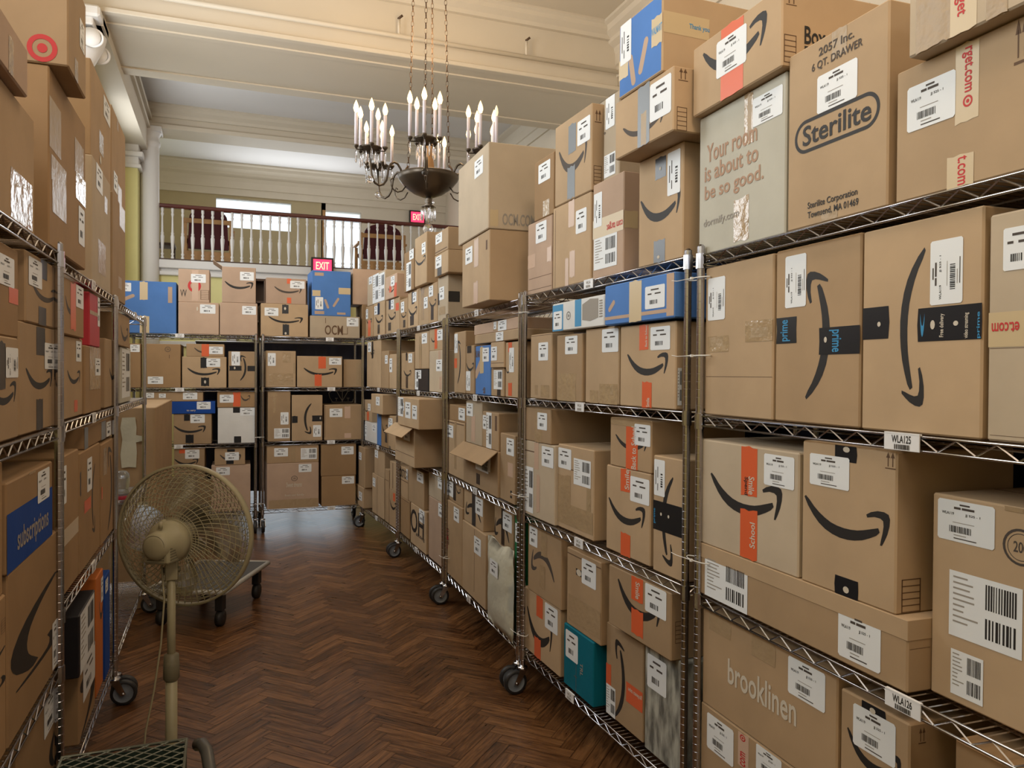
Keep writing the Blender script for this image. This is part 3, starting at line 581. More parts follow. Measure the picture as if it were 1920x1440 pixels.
L2 0 lq 209 235 226 kraft_dull lp L:213,325,220,360;H:221,350,228,390;H:219,225,222,245 look=narrow upper carton at the row's end
L2 1 lr 118 155 632 kraft_dull - L:142,640,152,678;S:126,694,150,720;O:139,750,145,772 look=lower arrow carton left of the red one
L2 1 ls 119 157 521 kraft_deep lr s:122,558,142,590;L:142,535,156,576;O:132,530,142,620 look=upper carton with faint red tape
L2 1 lt 159 189 650 kraft_deep - L:178,672,188,704;T:168,650,188,730 look=taped carton beneath the red box
L2 1 lu 168 187 548 redboard lt L:184,556,188,610;H:168,585,187,592 look=glossy red carton
L2 1 lv 197 219 637 kraft_dull - L:216,645,223,676;S:205,690,224,714 look=arrow carton near the rack's far post
L2 2 lw 112 147 850 kraft_deep - L:115,874,124,946;N:120,980,148,1010 look=tall carton by the near post, third shelf
L2 2 lx 149 187 840 kraft_deep - L:163,858,172,920;K:150,885,152,930;O:158,935,170,958;s:172,870,178,1000,3 look=tall carton with sideways arrow, third shelf
L2 2 ly 190 217 826 kraft_deep - O:186,915,192,938;T:194,840,200,890;s:202,836,210,990,1 look=tall carton beside the far post, third shelf
L2 2 lz 158 216 790 kraft_deep lx,ly G:157,800,165,842;L:199,790,208,818;G:190,790,198,826 D=.34 look=flat carton lying across two tall ones
L2 3 ma 148 178 1218 kraft_deep - L:170,1195,190,1262;S:150,1240,190,1350,1 look=bottom arrow carton beneath the black one
L2 3 mb 148 178 1130 blackboard ma P:150,1120,176,1240 d=.01 look=black carton with printed paperwork
L2 3 mc 180 194 1074 orangeboard - L:190,1080,194,1125;s:186,1120,194,1160 look=orange carton behind the black one
L2 3 md 196 206 1076 royalboard - L:197,1085,202,1110 look=dark blue carton by the far post
L3 1 me 226 245 652 greyboard - P:228,655,243,745 look=pale carton at the rack's far end
L3 1 mf 222 243 580 kraft_dull me s:226,612,240,640 D=.44 look=deep arrow carton tucked under shelf
'''
LV = {}; ZT = {}; RECT = {}; ROWS = []
for ln in BX.strip().split('\n'):
    t = ln.split(' '); r, s_, i_ = t[0], int(t[1]), t[2]; x0, x1, yt = map(float, t[3:6]); mt = t[6]
    j = 7; on = None; dec = []; op = {}
    rest = ln.split(' ', 7)[7] if len(t) > 7 else ''
    # support comes first unless the field is a mark or option
    hd, _, rest2 = rest.partition(' ')
    if hd == '-': rest = rest2
    elif hd and ':' not in hd and '=' not in hd: on = hd.split(','); rest = rest2
    a, _, look = rest.partition('look=')
    if 1:
        lk, op_ = look, ''
        w = look.split(' '); keep = [q for q in w if not (q[:2] in ('d=', 'D=', 'E='))]
        a += ' ' + ' '.join(q for q in w if q[:2] in ('d=', 'D=', 'E=')); look = ' '.join(keep)
    w = a.split(' '); ops = [q for q in w if q[:2] in ('d=', 'D=', 'E=')]
    for q in ops: op[q[0]] = float(q[2:])
    decs = ' '.join(q for q in w if not (q[:2] in ('d=', 'D=', 'E='))).strip()
    ROWS.append((r, s_, i_, x0, x1, yt, mt, on, [q for q in decs.split(';') if q], op, look.strip()))

def decals(o, body, fc, ii, Wd, Hh, code, arg, txt):
    """one mark: prints go into the body mesh, tape and labels become parts"""
    rect, k, m = arg
    a0, a1, b0, b1 = rect
    if a1-a0 < .003 and code not in 'm' or b1 <= b0: return
    jt = (ii % 7)*.00008
    if code == 'L': shipping_label(fc, rect, a1-a0 > .07 and FARNESS[0] < 3.2, k).build('shipping_label', o)
    elif code == 'P': packing_label(fc, rect, k).build('packing_label', o)
    elif code in 'KGOTHNQ':
        nm = {'K': 'tape_black', 'G': 'tape_grey', 'O': 'tape_orange', 'T': 'tape_clear', 'H': 'tape_shiny', 'N': 'tape_tan', 'Q': 'tape_pink'}[code]
        mb = MB(); n = 5; h = .0006+jt; rr = random.Random(ii*7+3)
        vert = (b1-b0) > (a1-a0); pts = []
        # torn, slightly uneven strip ends
        for e_ in (0, 1):
            for q in range(n):
                f = q/(n-1); j = rr.uniform(-.012, .012)*min(1, (b1-b0 if vert else a1-a0)*6)
                if e_: f = 1-f
                pts.append((a0+(a1-a0)*f, (b1 if e_ else b0)+j*.5) if vert else ((a1 if e_ else a0)+j*.5, b0+(b1-b0)*(f if e_ == 0 else f)))
        if not vert:
            pts = [(a0, b0), (a1, b0), (a1+rr.uniform(-.003, .003), (b0+b1)/2), (a1, b1), (a0, b1), (a0+rr.uniform(-.003, .003), (b0+b1)/2)]
        pts = [(max(-Wd, min(Wd, x)), max(0, min(Hh, y))) for x, y in pts]
        mb.faces([fc.p(x, y, h) for x, y in pts], [tuple(range(len(pts)))], nm); mb.build('tape_strip', o)
    elif code in 'Ss': smile(body, fc, rect, .0004, 'ink' if code == 'S' else 'ink_soft', k)
    elif code == 'X': text(body, fc, rect, txt, m, .0012, k)
    elif code == 'Z': ring(body, fc, rect, 'ink_red', .0010, .66, 1.0); ring(body, fc, rect, 'ink_red', .0010, .0, .34)
    elif code == 'R':
        asp = (a1-a0)/(b1-b0); vs = []; n_ = 20; R0 = .40
        for i in range(2*n_):
            side_ = 1 if i < n_ else -1; an = -PI/2+PI*(i % n_)/(n_-1) if side_ > 0 else PI/2+PI*(i % n_)/(n_-1)
            for rr_ in (R0, R0-.085):
                cx_ = asp-R0 if side_ > 0 else R0; x_ = (cx_+rr_*math.cos(an))/asp; y_ = R0+rr_*math.sin(an)
                vs.append((x_, y_+.1))
        m_ = 2*n_; put(body, fc, rect, vs, [(2*i, 2*i+1, (2*i+3) % (2*m_), (2*i+2) % (2*m_)) for i in range(m_)], 'ink', .0005)
    elif code == 'c':
        c_ = 'ink_red' if 'x4' == CUR[0] else 'ink_soft'
        ring(body, fc, rect, c_, .0004, .86 if c_ == 'ink_soft' else .6, 1.0)
        if c_ == 'ink_soft': ring(body, fc, rect, c_, .0004, .70, .74); text(body, fc, (a0+(a1-a0)*.3, a1-(a1-a0)*.3, b0+(b1-b0)*.35, b0+(b1-b0)*.65), '200', c_, .0004)
    elif code == 'g': body.faces([fc.p(a0+(a1-a0)*x, b0+(b1-b0)*y, .0008) for x, y in ((0,.1),(.5,.0),(1,.12),(1,.95),(.5,1),(0,.8))], [(0,1,2,3,4,5)], 'ink_grey')
    elif code == 'm': quad(body, fc, rect, 'ink_brown', .0003)
    elif code == 'w': ring(body, fc, rect, 'ink_white', .0016, 0, .8, 10)
    elif code == 'U': quad(body, fc, (-Wd+.007, Wd-.007, .007, Hh-.007), 'blueboard', .00025)
    elif code == 'B': quad(body, fc, rect, 'ink_blue', .0005)
    elif code == 'W': quad(body, fc, rect, 'royalboard', .0005)
    elif code == 'D': quad(body, fc, rect, 'kraft_pink', .0005)
    elif code == 'C':
        asp = (a1-a0)/(b1-b0)
        if (CUR[0] in ('d3', 't4')):
            capsule(body, fc, rect, 'kraft_pink', .0005, .12, .75, .28, .15, .1, asp); capsule(body, fc, rect, 'kraft_pink', .0005, .88, .9, .62, .3, .1, asp)
        else: capsule(body, fc, rect, 'kraft_pink', .0005, .12, .25, .88, .75, .2, asp)
    elif code == 'C2': capsule(body, fc, rect, 'kraft_pink', .0005, .05, .1, .95, .8, .14, (a1-a0)/(b1-b0))
    elif code == 'F':
        t_ = .06
        for q in range(6): quad(body, fc, rect, 'ink_brown', .0004, (0, q*.19, 1, q*.19+.03))
        quad(body, fc, rect, 'ink_brown', .0004, (0, 0, t_, .98)); quad(body, fc, rect, 'ink_brown', .0004, (1-t_, 0, 1, .98))
    elif code == 'A':
        quad(body, fc, rect, 'ink_brown', .0004, (0, 0, 1, .07))
        for c_ in (.28, .72):
            quad(body, fc, rect, 'ink_brown', .0004, (c_-.05, .14, c_+.05, .75))
            put(body, fc, rect, [(c_-.2, .66), (c_, 1), (c_+.2, .66)], [(0, 1, 2)], 'ink_brown', .0004)

CUR = ['']; FARNESS = [0]
FEATN = {'L': 'label'}
rnd = random.Random(11)
SHN = ['top shelf', 'second shelf', 'third shelf', 'bottom shelf']
order = {}
for r, s_, i_, x0, x1, yt, mt, on, decs, op, look in ROWS:
    lv = 0 if not on else 1+max(LV[r, s_, q] for q in on); LV[r, s_, i_] = lv
    order.setdefault((r, s_), []).append((x0+x1, i_, lv))
PLACE = {}; rj = random.Random(21)
for (r, s_, i_, x0, x1, yt, mt, on, decs, op, look) in ROWS:
    A, e, n, L, ang = FR[r]
    if 'd' not in op: op['d'] = -.008 + rj.uniform(-.012, .004)
    d = op['d']; D = op.get('D', .42); P0 = A + n*d
    face = lambda u, v: hit(u, v, P0, n)
    ua = (face(x0, yt+20)-A).dot(e)+.0015; ub = (face(x1, yt+20)-A).dot(e)-.0015; ztop = face((x0+x1)/2, yt).z
    zb = RACKS[r]['h'][s_]+.002 if not on else max(ZT[r, s_, q] for q in on)+.001
    if s_ > 0: ztop = min(ztop, RACKS[r]['h'][s_-1]-.042)
    if ztop < zb+.04: print('THIN', r, s_, i_, ztop, zb); ztop = zb+.05
    ZT[r, s_, i_] = ztop; PLACE[r, s_, i_] = [ua, ub, zb, ztop, d-D, d]
for k1, a in list(PLACE.items())*3:         # neighbours on a shelf touch but do not cut into each other
    for k2, b in PLACE.items():
        if k1 < k2 and k1[:2] == k2[:2] and min(a[3], b[3])-max(a[2], b[2]) > .002 and min(a[5], b[5])-max(a[4], b[4]) > .01:
            p_, q_ = (a, b) if a[0]+a[1] < b[0]+b[1] else (b, a)
            ov = p_[1]-q_[0]
            if ov > -.001: p_[1] -= ov/2+.0007; q_[0] += ov/2+.0007
for (r, s_, i_, x0, x1, yt, mt, on, decs, op, look) in ROWS:
    A, e, n, L, ang = FR[r]; d = op.get('d', -.008); D = op.get('D', .42)
    P0 = A + n*d; CUR[0] = i_
    face = lambda u, v: hit(u, v, P0, n)
    xm = (x0+x1)/2
    ua, ub, zb, ztop = PLACE[r, s_, i_][:4]; Wd = (ub-ua)/2; Hh = ztop-zb
    c = A + e*((ua+ub)/2) + n*(d-D/2); FARNESS[0] = (c-EYE).length
    loc = Vector((c.x, c.y, zb))
    o = empty('cardboard_box', loc, ang)
    body = MB(); ch = .004
    body.box(-Wd, Wd, -D/2, D/2, 0, Hh, mt, ch)
    ff = Face((0, -D/2, 0), (1, 0, 0), (0, 0, 1), (0, -1, 0))
    sg = -1 if r[0] == 'L' else 1
    sf = Face((sg*Wd, 0, 0), (0, sg, 0), (0, 0, 1), (sg, 0, 0))
    # flap seam along the lid and where the lid boards meet
    body.box(-Wd+.004, Wd-.004, -.0015, .0015, Hh-.0005, Hh+.0006, 'ink_brown')
    if op.get('E') == 1:     # front lid board sagging outward
        M_ = Matrix.Translation((0, -D/2, Hh)) @ Matrix.Rotation(math.radians(38), 4, 'X'); fl = MB(); fl.box(-Wd+.004, Wd-.004, -.12, 0, 0, .004, mt, 0, M_); fl.build('lid_flap', o)
    if op.get('E') == 3:
        body.box(-Wd-.0012, Wd+.0012, -D/2-.0015, D/2+.0015, Hh-.045, Hh+.0008, 'kraft', .001)
    if op.get('E') == 2:     # side lid board standing open
        M_ = Matrix.Translation((-Wd, 0, Hh)) @ Matrix.Rotation(math.radians(35), 4, 'Y'); fl = MB(); fl.box(-.11, 0, -D/2+.004, D/2-.004, 0, .004, mt, 0, M_); fl.build('lid_flap', o)
    inv = Matrix.Rotation(-ang, 3, 'Z')
    for ii, q in enumerate(decs):
        q, _, txt = q.partition('|'); code, _, ar = q.partition(':'); side = code[0] in '<>'; code = code.lstrip('<>')
        v = ar.split(','); X0, Y0, X1, Y1 = map(float, v[:4]); m = 'ink'; k = 0
        for z_ in v[4:]:
            if z_.isdigit(): k = int(z_)
            else: m = z_
        cx, cy = (X0+X1)/2, (Y0+Y1)/2
        if not side: pp = lambda u, v_: (lambda w_: (w_.x, w_.z))(inv @ (hit(u, v_, P0, n)-loc)); fc = ff; hw = Wd
        else:
            PS = loc + e*(sg*Wd); pp = lambda u, v_: (lambda w_: (w_.y*sg, w_.z))(inv @ (hit(u, v_, PS, e)-loc)); fc = sf; hw = D/2
        a0 = pp(X0, cy)[0]; a1 = pp(X1, cy)[0]; b0 = pp(cx, Y1)[1]; b1 = pp(cx, Y0)[1]
        if a0 > a1: a0, a1 = a1, a0
        cl = .003
        if code in 'LP' :   # keep the paper's size, slide it back onto the board
            if a1 > hw-cl: a0 -= a1-hw+cl; a1 = hw-cl
            if a0 < -hw+cl: a1 = min(hw-cl, a1 + (-hw+cl-a0)); a0 = -hw+cl
            if b1 > Hh-cl: b0 -= b1-Hh+cl; b1 = Hh-cl
            if b0 < cl: b0 = cl
        elif code in ('S', 's', 'X', 'Z', 'c', 'C', 'C2', 'F', 'A'):
            if b0 < cl: b0 = cl
            if b1 > Hh-cl: b1 = Hh-cl
            a0 = max(a0, -hw+cl) ; a1 = min(a1, hw-cl)
        else:
            a0 = max(a0, -hw+.001); a1 = min(a1, hw-.001); b0 = max(b0, .001); b1 = min(b1, Hh-.001)
        decals(o, body, fc, ii, hw, Hh, code, ((a0, a1, b0, b1), k, m), txt)
    b = body.build('carton', o)
    # its place among its neighbours
    same = sorted(q for q in order[r, s_] if q[2] == LV[r, s_, i_]); nth = [q[1] for q in same].index(i_)
    ords = ['first', 'second', 'third', 'fourth', 'fifth', 'sixth', 'seventh', 'eighth']
    row = '' if max(q[2] for q in order[r, s_]) == 0 else ('stacked ' if LV[r, s_, i_] else '')
    tag(o, f"{look}, {SHN[s_]}, {RACKS[r]['nm']}", 'box', 'shipping cartons on the wire racks')
    nw = len(o['label'].split())
    if nw > 16: print('LONG', nw, o['label'])
# ------------------------------------------------------------------ white mailing bag, tall carton, bottle and other loose things
def loose_bag():
    A, e, n, L, ang = FR['U3']; P0 = A+n*.02
    a = hit(916, 1100, P0, n); b = hit(962, 1100, P0, n); zt = hit(935, 1016, P0, n).z; z0 = RACKS['U3']['h'][3]+.002
    w = (b-a).length; mb = MB(); nx, nz = 8, 10; H = zt-z0; vs = []; rr = random.Random(5)
    for s in (1, -1):
        for i in range(nx+1):
            for j in range(nz+1):
                x = i/nx; z = j/nz; bulge = .028*(1-abs(2*x-1)**4)*(1-abs(2*z-1)**5) + rr.uniform(-.004, .004)
                vs.append(((x-.5)*w, -s*bulge, z*H + (.012*math.sin(x*9) if z > .9 else 0)))
    N = (nx+1)*(nz+1); fs = []
    for s in (0, 1):
        for i in range(nx):
            for j in range(nz):
                q = s*N+i*(nz+1)+j; fs.append((q, q+1, q+nz+2, q+nz+1))
    rim = [i*(nz+1) for i in range(nx+1)] + [nx*(nz+1)+j for j in range(1, nz+1)] + [i*(nz+1)+nz for i in range(nx-1, -1, -1)] + [j for j in range(nz-1, 0, -1)]
    for q in range(len(rim)): r2 = rim[(q+1) % len(rim)]; fs.append((rim[q], r2, r2+N, rim[q]+N))
    mb.faces(vs, fs, 'poly_bag', True)
    c = (a+b)/2; o = empty('mailing_bag', (c.x, c.y, z0), ang); tag(o, 'white plastic mailing bag standing at the end of a bottom shelf', 'bag')
    mb.build('bag_body', o)
    shipping_label(Face((0, -.031, 0), (1, 0, 0), (0, 0, 1), (0, -1, 0)), (-w*.2, w*.12, H*.62, H*.80), False, 0).build('shipping_label', o)
# a bag hanging over rack edges would hide behind the arrow carton: lean it in front
loose_bag()
# tall carton standing on the floor past the left racks
t = empty('tall_carton', (-.72, 6.55, 0)); tag(t, 'very tall plain brown carton standing on the floor behind the fan', 'box')
mb = MB(); mb.box(-.27, .27, -.83, .83, 0, 1.37, 'kraft_dull', .005); mb.build('carton', t)
mb = MB(); mb.box(-.02, .02, -.829, -.8302, .3, 1.30, 'tape_clear'); mb.build('tape_strip', t)
# paper strip taped on its near face
pp = hit(241, 830, Vector((0, 5.70, 0)), Vector((0, 1, 0)))
mb = MB(); vs = [(-.042, -.17), (.0, -.165), (.045, -.17), (.05, -.06), (.045, .0), (.088, .01), (.09, .04), (.045, .05), (.048, .10), (.04, .17), (-.04, .168), (-.05, .1), (-.038, .02), (-.05, -.08)]
mb.faces([(x, 0, z) for x, z in vs]+[(x, .002, z) for x, z in vs], [tuple(range(14)), tuple(range(27, 13, -1))]+[(i, (i+1) % 14, 14+(i+1) % 14, 14+i) for i in range(14)], 'poly_bag')
o = mb.build('paper_strip', None, (pp.x, 5.705, pp.z)); tag(o, 'torn strip of whitish wrapping paper hanging beside the farthest left rack', 'paper')
# bottle on a white stool
pb = hit(246, 921, Vector((0, 4.95, 0)), Vector((0, 1, 0)))
pb = Vector((-.575, 4.95, .853)); zt = pb.z
wb = MB(); rr_ = random.Random(9); vs = []; nx, nz = 8, 10
for s_ in (1, -1):
    for i in range(nx+1):
        for j in range(nz+1):
            vs.append((s_*(.028*(1-abs(2*i/nx-1)**3))+rr_.uniform(-.006, .006)*(0 < i < nx), (i/nx-.5)*(.16+.03*math.sin(j)), -.26*j/nz+rr_.uniform(-.004, .004)))
N_ = (nx+1)*(nz+1); fs = []
for s_ in (0, 1):
    for i in range(nx):
        for j in range(nz): q = s_*N_+i*(nz+1)+j; fs.append((q, q+1, q+nz+2, q+nz+1))
wb.faces(vs, fs, 'poly_bag', True); o = wb.build('plastic_bag', None, (-.455, 4.92, .845)); tag(o, 'crumpled white plastic bag hanging from the shelf edge below the bottle', 'bag')
bt = empty('water_bottle', (pb.x, 4.95, zt)); tag(bt, 'clear plastic bottle with a red band on the farthest left rack', 'bottle')
mb = MB(); mb.lathe([(.0001, .001), (.042, .003), (.047, .02), (.047, .055), (.041, .075), (.047, .095), (.049, .13), (.046, .165), (.030, .18), (.0001, .181)], 'bottle_plastic', 20); mb.build('bottle_body', bt)
mb = MB(); mb.lathe([(.0475, .018), (.0485, .02), (.0485, .038), (.0475, .04)], 'bottle_red', 20); mb.build('label_band', bt)
# platform dolly
t = empty('platform_dolly', (-.075, 5.56, 0), math.radians(-23)); tag(t, 'grey flat platform dolly on black casters behind the fan', 'dolly')
mb = MB(); mb.box(-.24, .24, -.42, .34, .215, .245, 'dolly_grey', .006); mb.build('deck', t)
mb = MB()
for y in (-.42, .34): mb.tube([(-.25, y, .235), (.25, y, .235)], .016, 'dolly_edge', 8)
for x in (-.25, .25): mb.tube([(x, -.42, .235), (x, .34, .235)], .016, 'dolly_edge', 8)
mb.build('bumper_rail', t)
for x in (-.19, .19):
    for y in (-.34, .27):
        mb = MB(); mb.box(x-.025, x+.025, y-.03, y+.03, .10, .214, 'rubber', .004)
        mb.lathe([(.0001, -.018), (.05, -.018), (.05, .018), (.0001, .018)], 'rubber', 16, M=Matrix.Translation((x, y, .0505)) @ Matrix.Rotation(PI/2, 4, 'Y')); mb.build('caster', t)

# ------------------------------------------------------------------ pedestal fan
def fan():
    C0 = Vector((-.135, 2.9, 1.04)); R = .242
    o = empty('pedestal_fan', (-.155, 2.97, 0)); tag(o, 'old beige pedestal fan seen from behind with round wire cage', 'fan')
    base = Vector((-.155, 2.97, 0))
    axis = (Matrix.Rotation(math.radians(-27), 3, 'Z') @ Vector((0, 1, .0))).normalized()   # blows away from the camera
    zax = axis; xax = Vector((0, 0, 1)).cross(zax).normalized(); yax = zax.cross(xax)
    M = Matrix.Translation(C0-base) @ Matrix((xax, yax, zax)).transposed().to_4x4()
    T = lambda p: M @ Vector(p)
    for nm, s in (('rear_grille', -1), ('front_grille', 1)):
        g = MB()
        prof = lambda r: s*.085*(1-(r/R)**3.2)            # dished
        for r_ in ([.075, .085, .095, .12, .145, .17, .19, .205, .218, .230]): g.torus(r_, .0013, 'fan_plastic', 48, 4, (0, 0, prof(r_)), M)
        K = 60
        for i in range(K):
            a = 2*PI*i/K; pts = []
            for q in range(8):
                r_ = .068+(R-.068)*q/7; sw = a + .75*s*(1-(r_/R))**1.0
                pts.append(T((r_*math.cos(sw), r_*math.sin(sw), prof(r_))))
            g.tube(pts, .0013, 'fan_plastic', 4, False)
        g.torus(.070, .003, 'fan_plastic', 36, 6, (0, 0, prof(.07)), M)
        if s > 0: g.lathe([(.0001, .087), (.06, .086), (.07, .080)], 'fan_dark', 28, M=M)
        g.build(nm, o)
    g = MB(); g.lathe([(R-.002, -.012), (R+.006, -.012), (R+.006, .012), (R-.002, .012), (R-.002, -.012)], 'fan_plastic', 64, M=M); g.build('cage_rim', o)
    bl = MB()
    for k in range(4):
        a0 = k*PI/2; vs = []
        for i in range(6):
            r_ = .035+.175*i/5; w = .30+.42*math.sin(PI*min(1, i/5*.8+.1))
            for j in range(5):
                f = j/4-.5; a = a0+w*f*1.5+.15*i/5; vs.append(T((r_*math.cos(a), r_*math.sin(a), f*.045)))
        bl.faces(vs, [(i*5+j, i*5+j+1, i*5+j+6, i*5+j+5) for i in range(5) for j in range(4)], 'smoke_plastic', True)
    bl.lathe([(.0001, -.03), (.036, -.028), (.04, .02), (.0001, .03)], 'fan_dark', 20, M=M); bl.build('blades', o)
    # motor housing: round drum toward the cage, vented box at the back
    mh = MB(); Mm = M @ Matrix.Translation((0, -.002, 0))
    mh.lathe([(.0001, -.195), (.03, -.194), (.042, -.186), (.046, -.175), (.050, -.14), (.066, -.128), (.072, -.115), (.072, -.088), (.06, -.08)], 'fan_plastic', 28, M=Mm)
    mh.box(-.046, .046, -.062, .0, -.178, -.09, 'fan_plastic', .008, M)
    mh.tube([T((.0, .052, -.15)), T((.0, .075, -.15))], .007, 'fan_plastic', 8); mh.tube([T((.02, .052, -.10)), T((.02, .072, -.10))], .009, 'fan_plastic', 8)
    mh.build('motor_housing', o)
    v = MB()
    for q in (.012, .020, .028, .036): v.torus(q, .0012, 'fan_dark', 24, 4, (0, 0, -.1935+q*q*3.5), M)
    for q in range(6): v.box(-.047, -.0455, -.058+q*.009, -.053+q*.009, -.17, -.11, 'fan_dark', 0, M)
    for q in range(6): v.box(-.030, .03, -.058+q*.009, -.053+q*.009, -.1792, -.1775, 'fan_dark', 0, M)
    v.build('motor_vent', o)
    piv = T((0, -.06, -.085)); px_, py_ = piv.x, piv.y
    nk = MB(); nk.box(px_-.02, px_+.02, py_-.018, py_+.018, piv.z-.075, piv.z+.01, 'fan_plastic', .004); nk.tube([(px_-.028, py_, piv.z-.04), (px_+.028, py_, piv.z-.04)], .01, 'fan_dark', 10); nk.build('tilt_joint', o)
    p = MB(); p.tube([(px_, py_, piv.z-.06), (px_, py_, .56)], .0135, 'fan_plastic', 14); p.build('upper_pole', o)
    p = MB(); p.tube([(px_, py_, .58), (px_, py_, .06)], .019, 'fan_plastic', 14); p.build('lower_pole', o)
    p = MB(); p.lathe([(.0135, .655), (.024, .65), (.026, .60), (.026, .57), (.019, .56)], 'fan_dark', 16, (px_, py_, 0)); p.build('height_collar', o)
    p = MB(); p.lathe([(.019, .09), (.03, .07), (.12, .045), (.2, .03), (.215, .012), (.215, .0005), (.0001, .0005)], 'fan_plastic', 32, (px_, py_, 0)); p.build('base', o)
    cd = MB(); cd.tube([(px_-.03, py_-.015, piv.z-.02), (px_-.02, py_-.03, .85), (px_-.03, py_-.03, .7), (px_-.05, py_-.035, .55), (px_-.075, py_-.04, .42), (px_-.09, py_-.06, .25), (px_-.07, py_-.12, .10), (px_-.02, py_-.22, .045), (px_+.1, py_-.3, .006), (px_+.3, py_-.25, .006)], .0032, 'fan_plastic', 6); cd.build('cord', o)
fan()
# green mesh basket in the foreground
def basket():
    x0, x1, y0, y1, z0, z1 = -.46, -.115, 2.02, 2.60, .05, .452
    cx, cy = (x0+x1)/2, (y0+y1)/2
    o = empty('mesh_basket', (cx, cy, 0)); tag(o, 'dark green basket with diamond wire mesh lid in the foreground', 'basket')
    X0, X1, Y0, Y1 = x0-cx, x1-cx, y0-cy, y1-cy
    b = MB(); t = .006
    for s in ((X0, X0+t, Y0, Y1), (X1-t, X1, Y0, Y1), (X0, X1, Y0, Y0+t), (X0, X1, Y1-t, Y1)): b.box(*s, z0, z1-.01, 'mesh_green')
    b.box(X0, X1, Y0, Y1, z0, z0+t, 'mesh_green'); b.build('tub', o)
    m = MB(); st = .040
    def clip(p, d):
        ts = []
        for (k, lo, hi) in ((0, X0, X1), (1, Y0, Y1)):
            if abs(d[k]) > 1e-9: ts.append(sorted(((lo-p[k])/d[k], (hi-p[k])/d[k])))
        a = max(q[0] for q in ts); b_ = min(q[1] for q in ts); return (a, b_) if b_ > a else None
    for sgn in (1, -1):
        d = (1, sgn*.75); i = -30
        while i < 30:
            p = (0, i*st); q = clip(p, d)
            if q: m.tube([(p[0]+d[0]*q[0], p[1]+d[1]*q[0], z1), (p[0]+d[0]*q[1], p[1]+d[1]*q[1], z1)], .0022, 'mesh_wire', 4, False)
            i += 1
    m.build('mesh_lid', o)
    r = MB(); r.tube([(X0, Y0, z1), (X1, Y0, z1), (X1, Y1, z1), (X0, Y1, z1), (X0, Y0, z1)], .005, 'mesh_wire', 6); r.build('rim', o)
    for sx in (X0+.03, X1-.03):
        for sy in (Y0+.03, Y1-.03):
            f = MB(); f.lathe([(.0001, .05), (.014, .05), (.016, .0), (.0001, .0)], 'rubber', 10, (sx, sy, 0)); f.build('foot', o)
basket()
mb = MB(); pts = [(-.085, 2.62, .42), (-.070, 2.60, .43), (-.055, 2.55, .425), (-.045, 2.48, .40), (-.035, 2.38, .36), (-.02, 2.25, .28), (-.01, 2.1, .15), (-.005, 2.0, .02)]
mb.tube(pts, .019, 'pipe_grey', 12); o = mb.build('tube_handle'); tag(o, 'bent dark grey tube handle curving down beside the mesh basket', 'handle')

